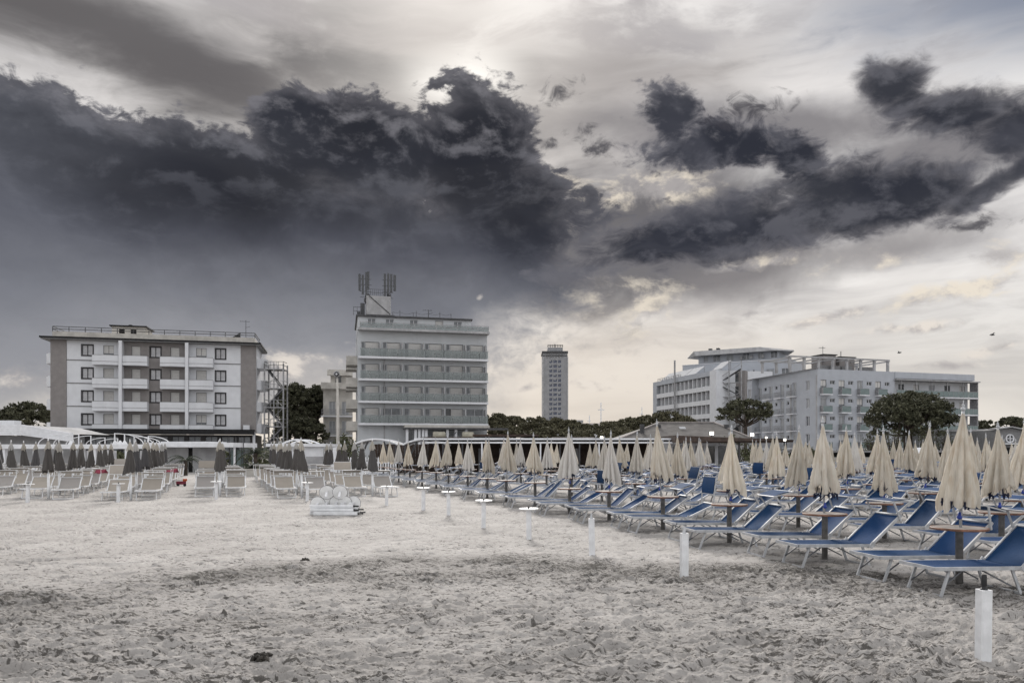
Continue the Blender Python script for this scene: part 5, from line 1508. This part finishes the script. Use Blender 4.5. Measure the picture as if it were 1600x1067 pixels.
    # white kiosk with curved roof beside the right aisle
    d5 = 58; k = thing('white_kiosk', 'white kiosk with low curved roof behind the sixth line of grey umbrellas', 'kiosk', (0, d5, -0.1)); X5 = lambda px: (px - 800) / FPX * d5
    MB().box(X5(425), X5(508), 0, 5, 0, zat(698, d5) + .1).build('wall', 'white_boards', k)
    MB().box(X5(418), X5(510), -0.4, 5.2, zat(697.8, d5) + .1, zat(693, d5) + .1).build('roof', 'white_boards', k)
    pts = [(X5(440) + (X5(486) - X5(440)) * i / 10, 0.2, zat(693, d5) + .1 + 0.32 * math.sin(math.pi * i / 10)) for i in range(11)]
    MB().tube(pts, 0.07, 6).build('hoop', 'white_boards', k); MB().tube([(p[0], 2.5, p[2]) for p in pts], 0.07, 6).build('hoop', 'white_boards', k)
    MB().box(X5(478), X5(508), -0.03, -0.005, 0.2, zat(711, d5)).build('shutter', 'plaster_grey', k)
    s2 = thing('white_screen', 'tilted white screen panel beside the loudspeaker pole', 'screen', (X5(508.5), d5 - 0.3, -0.1))
    MB().add([(0, 0, 0), (1.0, 0, 0), (1.0, 0, 2.15), (0, 0, 1.95), (0, 0.06, 0), (1.0, 0.06, 0), (1.0, 0.06, 2.15), (0, 0.06, 1.95)], [(0, 1, 2, 3), (7, 6, 5, 4), (0, 4, 5, 1), (1, 5, 6, 2), (2, 6, 7, 3), (3, 7, 4, 0)]).build('panel', 'white_boards', s2)
    MB().box(1.0, 1.08, -0.02, 0.08, 0, 2.2).build('frame', 'steel', s2); MB().box(-0.08, 0, -0.02, 0.08, 0, 2.0).build('frame', 'steel', s2)


left_club()

# loudspeaker pole
p = at(528, 62); t = thing('loudspeaker_pole', 'tall pale pole with round loudspeaker before the apartment block', 'pole', (p.x, p.y, -0.1))
zt = zat(583, 62)
MB().tube([(0, 0, 0), (0, 0, zt * 0.6), (-0.06, 0, zt - 0.3)], [0.15, 0.12, 0.08], 10).build('pole', 'plaster_beige', t, True)
h = MB().tube([(-0.06, 0.25, zt), (-0.06, 0.0, zt), (-0.06, -0.22, zt)], [0.08, 0.14, 0.28], 18).build('horn', 'plaster_grey', t, True)
MB().tube([(-0.06, -0.24, zt), (-0.06, -0.23, zt)], [0.19, 0.19], 16).build('horn_throat', 'interior', h); MB().tube([(-0.06, -0.30, zt), (-0.06, -0.25, zt)], [0.06, 0.09], 12).build('horn_core', 'plaster_white', h)


def right_low():
    F = Fac(1425, 92, 1556, 88); t = F.root('low_pavilion', 'long low pavilion with pale glazed panels at the right', 'building'); W = F.W
    z1 = zat(671, 90) + .22; z0 = zat(690, 90) + .22
    MB().box(0, W, 0, 8, 0, z0 - 0.8).build('base_wall', 'plaster_white', t)
    MB().box(-0.3, W + 0.2, -0.5, 8, z1 - 0.28, z1).build('roof', 'plaster_grey', t)
    n = 11
    for i in range(n):
        a, b = W * i / n, W * (i + 1) / n
        o = MB().box(a, a + 0.09, 0, 0.1, z0 - 0.8, z1 - 0.28).box(b - 0.02, b, 0, 0.1, z0 - 0.8, z1 - 0.28).build('panel_frame', 'plaster_white', t)
        MB().box(a + 0.09, b - 0.02, 0.05, 0.08, z0 - 0.78, z1 - 0.3).build('pane', 'shutter_grey', o)
    MB().box(-0.2, W, -0.7, 0.0, z0 - 1.2, z0 - 0.82).build('sill_band', 'white_boards', t)
    d = 84; X = lambda px: (px - 800) / FPX * d
    g = thing('gable_house', 'grey gabled house with round cross window at the right edge', 'house', (0, d, -0.22))
    a, b, c = X(1556), X(1700), X(1578)
    ze = zat(688, d) + .22; zr = zat(668.5, d) + .22
    prof = [(a, 0), (b, 0), (b, zat(690, d) + .22), (X(1700), zat(690, d)), (X(1575), zr), (a, zat(672, d) + .22)]
    m = MB(); vs = [(a, 0, 0), (b, 0, 0), (b, 0, ze - 0.4), (c, 0, zr), (a, 0, zr - 0.25)]
    m.add(vs + [(x, 9, z) for x, y, z in vs], [(0, 1, 2, 3, 4), (9, 8, 7, 6, 5)] + [(i, i + 5, (i + 1) % 5 + 5, (i + 1) % 5) for i in range(5)]); m.build('wall', 'trim_grey', g)
    MB().bar((a - 0.2, 0.3, zr - 0.12), (c, 0.3, zr + 0.12), 1.5, 0.12).bar((c, 0.3, zr + 0.12), (b, 0.3, ze - 0.25), 1.5, 0.12).build('roof', 'plaster_grey', g)
    cx, cz = X(1577.5), zat(685, d) + .22
    n = 20; ring = [(cx + 0.44 * math.cos(2 * math.pi * i / n), -0.06, cz + 0.44 * math.sin(2 * math.pi * i / n)) for i in range(n + 1)]
    r = MB().tube(ring, 0.07, 6, False).build('round_window', 'white_boards', g)
    MB().box(cx - 0.04, cx + 0.04, -0.1, -0.04, cz - 0.4, cz + 0.4).box(cx - 0.4, cx - 0.045, -0.1, -0.04, cz - 0.04, cz + 0.04).box(cx + 0.045, cx + 0.4, -0.1, -0.04, cz - 0.04, cz + 0.04).build('cross_bar', 'white_boards', r)
    MB().tube([(cx, -0.03, cz), (cx, -0.02, cz)], [0.42, 0.42], 20).build('pane', 'glass', r)
    MB().box(a, b, -0.5, 0, zat(694, d) + .22, zat(692.3, d) + .22).build('ledge', 'white_boards', g)
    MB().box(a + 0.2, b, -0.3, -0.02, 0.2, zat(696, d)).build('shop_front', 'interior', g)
    # white garden tent behind the big pine
    p = at(1436, 74); q = thing('white_tent', 'small white tent roof under the big pine', 'tent', (p.x, p.y, -0.2))
    MB().add([(-0.9, -0.9, 1.6), (0.9, -0.9, 1.6), (0.9, 0.9, 1.6), (-0.9, 0.9, 1.6), (-0.35, 0, 2.25), (0.4, 0, 2.25)], [(0, 1, 5, 4), (1, 2, 5), (2, 3, 4, 5), (3, 0, 4), (3, 2, 1, 0)]).build('cloth', 'white_boards', q)
    for x in (-.85, .85):
        for y in (-.85, .85): MB().box(x - .03, x + .03, y - .03, y + .03, 0, 1.6).build('leg', 'steel', q)
    # long dark hedge-side wall at the back of the umbrella field
    s = thing('service_hut', 'long low flat-roofed hut with dark openings at the back of the umbrellas, right', 'hut', (at(1395, 78).x, 78, -0.2), 0.05)
    MB().box(-10, 12, 0, 3, 0, 1.25).build('wall', 'plaster_beige', s); MB().box(-10.2, 12.2, -0.6, 3.2, 1.75, 1.95).build('roof', 'trim_grey', s)
    for i in range(12): MB().box(-10 + i * 2, -9.85 + i * 2, -0.4, -0.25, 0, 1.75).build('post', 'steel_dark', s)
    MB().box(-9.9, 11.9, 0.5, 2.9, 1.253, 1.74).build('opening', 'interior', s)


right_low()

# far roofs and masts around the tower
p = at(838, 300); t = thing('far_house', 'low flat-roofed house far behind the pines left of the tower foot', 'house', (p.x, p.y, -0.2))
MB().box(-6.5, 6.5, 0, 10, 0, 13.2).build('wall', 'far_roof', t); MB().box(-7, 7, -0.5, 10.5, 13.2, 13.8).build('roof', 'plaster_grey', t); MB().box(-4, -2.5, 2, 4, 13.8, 15.6).build('chimney', 'trim_grey', t); MB().box(3.5, 5, 2, 4, 13.8, 15).build('chimney', 'trim_grey', t)
p = at(896, 310); t = thing('far_house', 'grey block far behind the pines right of the tower foot', 'house', (p.x, p.y, -0.2))
MB().box(-3.8, 3.8, 0, 8, 0, 13.6).build('wall', 'plaster_grey', t); MB().box(-4.1, 4.1, -0.4, 8, 13.6, 14.6).build('roof', 'plaster_grey', t)
p = at(926, 260); t = thing('far_house', 'small distant house with pale gable between the pines', 'house', (p.x, p.y, -0.2))
MB().box(-3, 3, 0, 6, 0, 9.5).build('wall', 'plaster_white', t); MB().add([(-3.3, -.3, 9.5), (3.3, -.3, 9.5), (3.3, 6.3, 9.5), (-3.3, 6.3, 9.5), (-3.3, 3, 11.6), (3.3, 3, 11.6)], [(0, 1, 5, 4), (2, 3, 4, 5), (1, 2, 5), (3, 0, 4), (3, 2, 1, 0)]).build('roof', 'far_roof', t)
for px, y0, y1, d, w, lab in ((939, 655, 628, 320, 0.25, 'distant white cross-shaped mast behind the pines'), (921, 660, 648, 300, 0.2, 'thin distant aerial mast left of the white mast'), (1003, 650, 635, 250, 0.15, 'thin distant aerial mast left of the banded hotel')):
    p = at(px, d); t = thing('mast', lab, 'mast', (p.x, p.y, -0.2), 0, 'distant masts over the pines'); zt = zat(y1, d)
    MB().tube([(0, 0, 0), (0, 0, zt)], w, 6).build('pole', 'white_boards', t)
    MB().bar((-1.4 if px == 939 else -.9, 0, zt * 0.86), (1.4 if px == 939 else .5, 0, zt * 0.86), w * 1.6).build('crossarm', 'white_boards', t)

# ------------------------------------------------------------------ trees and plants
def leaf_mat(name, c, c2):
    m = bpy.data.materials.new(name); m.use_nodes = True; nt = m.node_tree; g = G(nt); b = nt.nodes['Principled BSDF']
    geo = g.n('ShaderNodeNewGeometry'); oi = g.n('ShaderNodeObjectInfo')
    n = g.noise(geo.outputs['Position'], 0.9, 3, 0.6)
    r = g.m('ADD', g.m('MULTIPLY', geo.outputs['Random Per Island'], 0.6), g.m('MULTIPLY', n, 0.5))
    g.put(b.inputs['Base Color'], g.mix(r, c, c2)); b.inputs['Roughness'].default_value = 0.75; b.inputs['Specular IOR Level'].default_value = 0.2
    MATS[name] = m


leaf_mat('pine_needles', (0.024, 0.027, 0.018), (0.105, 0.105, 0.066))
leaf_mat('pine_needles_olive', (0.042, 0.042, 0.027), (0.15, 0.14, 0.09))
leaf_mat('hedge_leaves', (0.03, 0.036, 0.02), (0.12, 0.125, 0.07))
leaf_mat('palm_leaves', (0.018, 0.026, 0.018), (0.05, 0.062, 0.04))
mat('bark', (0.075, 0.06, 0.05), 0.95, 0.3, 3, bump=0.4, bscale=9)


def leaves(mb, c, rad, n, size, r):
    for _ in range(n):
        while True:
            p = Vector((r.uniform(-1, 1), r.uniform(-1, 1), r.uniform(-1, 1)))
            if p.length < 1: break
        q = Vector(c) + Vector((p.x * rad[0], p.y * rad[1], p.z * rad[2]))
        a = Vector((r.gauss(0, 1), r.gauss(0, 1), r.gauss(0, 1))).normalized(); b = a.orthogonal().normalized()
        b = (b * math.cos(r.uniform(0, 6)) + a.cross(b) * math.sin(r.uniform(0, 6))).normalized()
        s = size * r.uniform(0.6, 1.4)
        mb.face([q - a * s, q + b * s * 0.45, q + a * s, q - b * s * 0.45])


def pine_crown(seed, rx, rz, n, per, size, low=-0.15, clump=0.85):
    """unit-ish dome of needle clumps; radius rx, height rz"""
    r = random.Random(seed); k = MB(); cl = []
    for i in range(n):
        a = r.uniform(0, 6.283); s = math.sqrt(r.random()) * 0.98
        top = math.sqrt(max(0, 1 - s * s)); h = r.choice((1.0, 1.0, 0.93, 0.75, 0.5, 0.25)) * top + r.uniform(-0.05, 0.05)
        h = max(low * (1 - s * 0.3), h) if r.random() < 0.85 else r.uniform(low, 0.3)
        bump = 1 + 0.10 * math.sin(3 * a + seed) + 0.06 * math.sin(7 * a + 2 * seed)
        c = (math.cos(a) * s * rx * bump, math.sin(a) * s * rx * bump, h * rz)
        cs = clump * r.uniform(0.6, 1.25)
        leaves(k, c, (cs, cs, cs * 0.55), per, size, r); cl.append(c)
    return k, cl


def pine(px, d, half_px, ytop, ybot, label, seed, m='pine_needles', group='stone pines behind the beach', n=90, per=46, size=0.26, limbs=9, trunk_r=0.3, lean=0.0, low=-0.15, rname='pine_tree'):
    p = at(px, d); rx = half_px / FPX * d; zt = zat(ytop, d) + .2; zb = zat(ybot, d) + .2; rz = zt - zb
    t = thing(rname, label, 'tree', (p.x, p.y, -0.2), random.Random(seed).uniform(0, 6.28), group)
    k, cl = pine_crown(seed, rx * 0.90, rz * 0.93, n, per, size, low, clump=max(0.45, rx * 0.155))
    k.build('crown', m, t, loc=(0, 0, zb))
    tr = MB(); r = random.Random(seed + 1); fork = max(0.8, zb * 0.72)
    tr.tube([(lean, 0, -0.3), (lean * 0.6, 0.1, fork * 0.5), (0, 0, fork), (0, 0, zb + rz * 0.3)], [trunk_r * 1.25, trunk_r, trunk_r * 0.85, trunk_r * 0.35], 9)
    for i in range(limbs):
        c = Vector(cl[(i * 7) % len(cl)]) + Vector((0, 0, zb)); f = Vector((0, 0, fork + (zb - fork) * r.uniform(0, 0.8)))
        mid = f.lerp(c, 0.55) + Vector((0, 0, -0.25 * (c - f).length * 0.3))
        tr.tube([f, mid, c], [trunk_r * 0.42, trunk_r * 0.28, trunk_r * 0.1], 6)
    tr.build('trunk', 'bark', t, True)
    return t


pine(42, 118, 43, 628, 662, 'wide dark pine left of the mauve and white hotel', 1, n=140, low=-0.9)
pine(6, 122, 26, 640, 664, 'small dark pine at the left edge behind the white canopy', 2, n=70, low=-0.9)
pine(462, 122, 36, 599, 650, 'tall pine right of the steel stair tower', 3, n=230, low=-0.75)
pine(494, 126, 30, 601, 650, 'tall pine left of the beige apartment block', 4, n=190, low=-0.75)
pine(452, 114, 26, 640, 672, 'lower pine under the tall pines beside the stair tower', 5, n=80, low=-0.9)
pine(474, 112, 42, 652, 688, 'wide low pine at the foot of the tall pines beside the stair tower', 6, n=150, low=-0.9)
ROWP = [(775, 126, 24, 645, 668), (803, 130, 28, 650, 672), (838, 124, 30, 652, 674), (868, 135, 24, 653, 672), (892, 122, 26, 656, 676), (922, 126, 24, 662, 678), (955, 120, 30, 659, 676), (985, 124, 30, 653, 672), (1012, 116, 30, 649, 670), (1042, 110, 34, 643, 668), (1066, 112, 26, 649, 672)]
for i, (px, d, hp, yt, yb) in enumerate(ROWP):
    pine(px, d, hp, yt, yb, '%s pine from the left in the row between the glass-balcony hotel and the banded hotel' % ORD[i], 20 + i, 'pine_needles_olive', 'row of pines behind the bar', n=85, low=-0.9, size=0.24)
ROWQ = [(790, 108, 30, 664, 680), (850, 106, 36, 668, 684), (905, 104, 30, 670, 684), (965, 104, 34, 668, 682)]
for i, (px, d, hp, yt, yb) in enumerate(ROWQ):
    pine(px, d, hp, yt, yb, '%s low bushy pine before the row of pines behind the bar' % ORD[i], 40 + i, 'pine_needles_olive', 'low pines behind the bar', n=70, low=-0.9, size=0.22)
pine(1165, 90, 46, 623, 650, 'umbrella pine with bare forked trunk before the white hotel', 60, n=85, limbs=16, trunk_r=0.28, low=-0.2, size=0.2, rname='umbrella_pine')
pine(1421, 92, 68, 613, 664, 'large dense dark pine before the green-glass hotel wing', 61, n=250, per=58, limbs=22, trunk_r=0.4, low=-0.28, size=0.2, rname='umbrella_pine')
pine(1538, 150, 26, 657, 676, 'distant pine behind the low pavilion', 62, n=70, low=-0.8)
pine(1580, 135, 21, 651, 664, 'round-topped pine above the gabled house', 63, n=70, low=-0.3, size=0.22)
pine(1606, 140, 20, 655, 672, 'pine at the right edge above the gabled house', 64, n=60, low=-0.8)

# twiggy shrubs beneath the big pine
for i, (px, d, hw, yt, lab) in enumerate(((1362, 88, 15, 672, 'pale twiggy shrub left of the big pine trunks'), (1395, 87, 16, 668, 'pale twiggy shrub under the big pine, second from left'), (1450, 87, 16, 665, 'pale twiggy shrub under the big pine, third from left'), (1476, 88, 14, 668, 'pale twiggy shrub right of the big pine trunks'))):
    p = at(px, d); r = random.Random(80 + i); t = thing('shrub', lab, 'shrub', (p.x, p.y, -0.2), 0, 'twiggy shrubs under the big pine'); h = zat(yt, d); w = hw / FPX * d
    k = MB()
    for j in range(46):
        a = r.uniform(0, 6.28); q = Vector((math.cos(a) * w * r.random(), math.sin(a) * w * r.random(), h * r.uniform(0.6, 1)))
        k.tube([(q.x * 0.2, q.y * 0.2, 0), (q.x * 0.6, q.y * 0.6, q.z * 0.5), q], [0.05, 0.03, 0.012], 4)
    k.build('stems', 'bark', t)
    k = MB(); leaves(k, (0, 0, h * 0.6), (w, w, h * 0.42), 420, 0.12, r); k.build('foliage', 'hedge_leaves', t)

# thin trunks of the big pine's second stem
for i, (px, lab) in enumerate(((1402, 'slim second trunk under the big pine, left'), (1412, 'slim second trunk under the big pine, middle'))):
    p = at(px, 91); t = thing('slim_trunk', lab, 'trunk', (p.x, p.y, -0.2)); MB().tube([(0, 0, -0.2), (0.1, 0, 2), (0.5 - 0.3 * i, 0.2, zat(640, 91))], [0.17, 0.14, 0.08], 7).build('stem', 'bark', t, True)


def tree_belt():
    r = random.Random(99); k = MB()
    for i in range(900):
        x = r.uniform(-135, 150); y = r.uniform(150, 165); h = 2.2 + 1.6 * abs(math.sin(x * 0.11)) + r.uniform(0, 1.2)
        leaves(k, (x, y, r.uniform(0, h)), (1.6, 1.2, 0.9), 16, 0.42, r)
    o = k.build('tree_belt', 'hedge_leaves'); tag(o, 'continuous distant belt of dark trees and hedges behind the hotels', 'trees', kind='stuff')
    k = MB()
    for i in range(800):
        x = r.uniform(-62, 66); y = r.uniform(66, 70) if x < 10 else r.uniform(80, 84)
        leaves(k, (x, y, r.uniform(0, 1.5)), (0.8, 0.6, 0.45), 16, 0.22, r)
    o = k.build('hedge', 'hedge_leaves'); tag(o, 'low dark hedge running behind the beach clubs', 'hedge', kind='stuff')


tree_belt()


def palm(px, d, h, label, n=13, L=1.5, seed=0):
    p = at(px, d); t = thing('palm', label, 'palm', (p.x, p.y, ground_z(p.x, p.y) - 0.02)); r = random.Random(seed)
    MB().tube([(0, 0, -0.1), (0.02, 0, h * 0.5), (0, 0, h)], [0.14, 0.12, 0.16], 9).build('trunk', 'bark', t, True)
    for i in range(n):
        a = 2 * math.pi * i / n + r.uniform(-.2, .2); el = r.uniform(0.1, 1.1); k = MB(); pts = []
        for j in range(7):
            f = j / 6; rr = L * f * math.cos(el * (1 - f * 0.5)); pts.append(Vector((math.cos(a) * rr, math.sin(a) * rr, h + L * (math.sin(el) * f - 0.75 * f * f))))
        k.tube(pts, [0.02] * 5 + [0.012] * 2, 4)
        sd = Vector((-math.sin(a), math.cos(a), 0))
        for j in range(1, 13):
            f = j / 12.5; i0 = min(5, int(f * 6)); q = pts[i0].lerp(pts[i0 + 1], f * 6 - i0); ln = 0.34 * math.sin(math.pi * min(0.97, f * 0.85 + 0.12))
            for s in (-1, 1): k.face([q, q + sd * s * ln + Vector((math.cos(a) * .12, math.sin(a) * .12, -0.10)), q + Vector((math.cos(a) * .05, math.sin(a) * .05, 0.0))])
        k.build('frond', 'palm_leaves', t)


palm(290, 52, 1.1, 'small dark fan of a palm before the grey garden wall', 15, 1.35, 1)
palm(399, 53, 1.6, 'bushy dark palm at the end of the middle aisle', 24, 1.5, 2)
palm(392, 51.5, 0.6, 'low dark palm at the foot of the bushy palm', 18, 1.2, 3)
p = at(390, 50.5); t = thing('stone_planter', 'stone planter box at the foot of the dark palms', 'planter', (p.x, p.y, -0.05)); MB().box(-0.7, 0.7, 0, 0.5, 0, 0.5).build('box', 'plaster_beige', t); MB().box(-0.74, 0.74, -0.04, 0.54, 0.503, 0.56).build('rim', 'plaster_beige', t)
# reeds and light shrubs behind the kiosk
for i, (px, d, h, w, lab) in enumerate(((470, 74, 3.0, 2.6, 'yellow-green reeds behind the white kiosk'), (505, 72, 2.6, 1.8, 'yellow-green bush right of the reeds'), (540, 70, 3.4, 1.3, 'dark shrub at the foot of the apartment block'), (1200, 68, 2.2, 2.6, 'dark shrubs behind the jutting bar roof'), (1262, 70, 2.2, 1.6, 'round dark shrub before the white hotel'), (1150, 66, 3.3, 2.2, 'climbing plants on top of the bar roof'))):
    p = at(px, d); r = random.Random(130 + i); t = thing('bush', lab, 'bush', (p.x, p.y, -0.2)); k = MB()
    for j in range(26): a = r.uniform(0, 6.28); leaves(k, (math.cos(a) * w * r.random(), math.sin(a) * 0.8, h * r.uniform(0.3, 0.95)), (0.5, 0.5, 0.45), 26, 0.15, r)
    k.build('foliage', 'hedge_leaves', t); k = MB()
    for j in range(9): a = r.uniform(0, 6.28); k.tube([(math.cos(a) * .2, math.sin(a) * .2, 0), (math.cos(a) * w * .6, math.sin(a) * .6, h * 0.7)], [0.05, 0.02], 4)
    k.build('stems', 'bark', t)

# ------------------------------------------------------------------ small things
def heap(px, d, name, label, cat, m, n, size, hgt):
    p = at(px, d); r = random.Random(int(px)); k = MB()
    for i in range(n):
        a = r.uniform(0, 6.28); rr = size * math.sqrt(r.random()); z = hgt * (1 - rr / size) * r.uniform(0.3, 1)
        c = Vector((math.cos(a) * rr * 1.5, math.sin(a) * rr * 0.7, z)); b = c + Vector((r.uniform(-.06, .06), r.uniform(-.05, .05), r.uniform(-.03, .04)))
        k.tube([c, (c + b) / 2 + Vector((0, 0, .02)), b], [0.014, 0.02, 0.008], 5)
    o = k.build(name, m, loc=(p.x, p.y, ground_z(p.x, p.y) + 0.0)); tag(o, label, cat); return o


mat('seaweed', (0.045, 0.04, 0.034), 0.8, 0.3, 8)
mat('driftwood', (0.10, 0.085, 0.07), 0.9, 0.3, 8)
heap(410, EYE * FPX / (1030 - HZ), 'seaweed_clump', 'dark clump of seaweed on the sand near the bottom edge', 'seaweed', 'seaweed', 40, 0.05, 0.03)
heap(476, EYE * FPX / (876 - HZ), 'seaweed_clump', 'tiny dark clump on the edge of the smooth sand', 'seaweed', 'seaweed', 14, 0.03, 0.04)
a = at(1345, EYE * FPX / (978 - HZ)); b = at(1398, EYE * FPX / (987 - HZ))
k = MB(); pts = []
for i in range(8):
    q = a.lerp(b, i / 7); pts.append((q.x, q.y + 0.015 * math.sin(i * 2.1), ground_z(q.x, q.y) + 0.012))
k.tube(pts, [0.003, 0.006, 0.005, 0.006, 0.005, 0.005, 0.004, 0.002], 6); tag(k.build('stick', 'driftwood', None, True), 'thin stick lying on the sand left of the nearest post', 'stick')
# towels and toys among the beige loungers
for px, py, d, m, lab, s in ((158, 736, 34, 'red_cloth', 'crimson towel hung over a lounger hood among the grey umbrellas, left one', (0.22, 0.2, 0.09)), (268, 735, 36, 'red_cloth', 'crimson towel hung over a lounger hood at the middle aisle', (0.28, 0.2, 0.10))):
    p = at(px, d); z = zat(py, d); k = MB()
    n = 8; vs = []
    for i in range(n + 1):
        f = i / n; vs += [(-s[0] + 2 * s[0] * f, -s[1], z - s[2] * 1.2 + 0.03 * math.sin(9 * f)), (-s[0] + 2 * s[0] * f, 0, z + s[2] + 0.02 * math.sin(7 * f)), (-s[0] + 2 * s[0] * f, s[1], z - s[2])]
    fs = [(i * 3 + j, i * 3 + 3 + j, i * 3 + 4 + j, i * 3 + 1 + j) for i in range(n) for j in range(2)]
    k.add(vs, fs); o = k.build('towel', m, loc=(p.x, p.y, 0)); tag(o, lab, 'towel')
p = at(284, 37); o = thing('toy_cart', 'small red and orange toy beside the middle aisle', 'toy', (p.x, p.y, ground_z(p.x, p.y)), 0.4)
MB().box(-0.25, 0.2, -0.12, 0.12, 0.10, 0.26).build('tub', 'red_cloth', o); MB().box(0.05, 0.25, -0.13, 0.13, 0.263, 0.38).build('seat', 'orange_plastic', o)
for x in (-.17, .14):
    for y in (-.15, .15): MB().tube([(x, y - .02, .07), (x, y + .02, .07)], 0.07, 12).build('wheel', 'black_plastic', o)
# gulls
for px, py, d, s, lab in ((1551, 523.5, 90, 0.55, 'gull gliding high at the right, wings tilted'), (1405, 551.5, 110, 0.5, 'small gull in the sky above the white hotel roof')):
    p = at(px, d); k = MB()
    k.tube([(0, -0.28, 0), (0, -0.1, 0.0), (0, 0.15, 0), (0, 0.35, 0.02)], [0.02, 0.07, 0.06, 0.015], 7)
    for sg in (-1, 1): k.add([(0, -0.08, 0.02), (sg * s * 0.55, -0.16, 0.22), (sg * s * 1.25, 0.05, 0.10), (sg * s * 0.55, 0.06, 0.22), (0, 0.10, 0.02)], [(0, 1, 3, 4), (1, 2, 3)])
    o = k.build('gull', 'steel_dark', loc=(p.x, p.y, zat(py, d)), rot=(0, R(-18) if px > 1500 else R(4), R(30))); tag(o, lab, 'bird', 'gulls in flight')
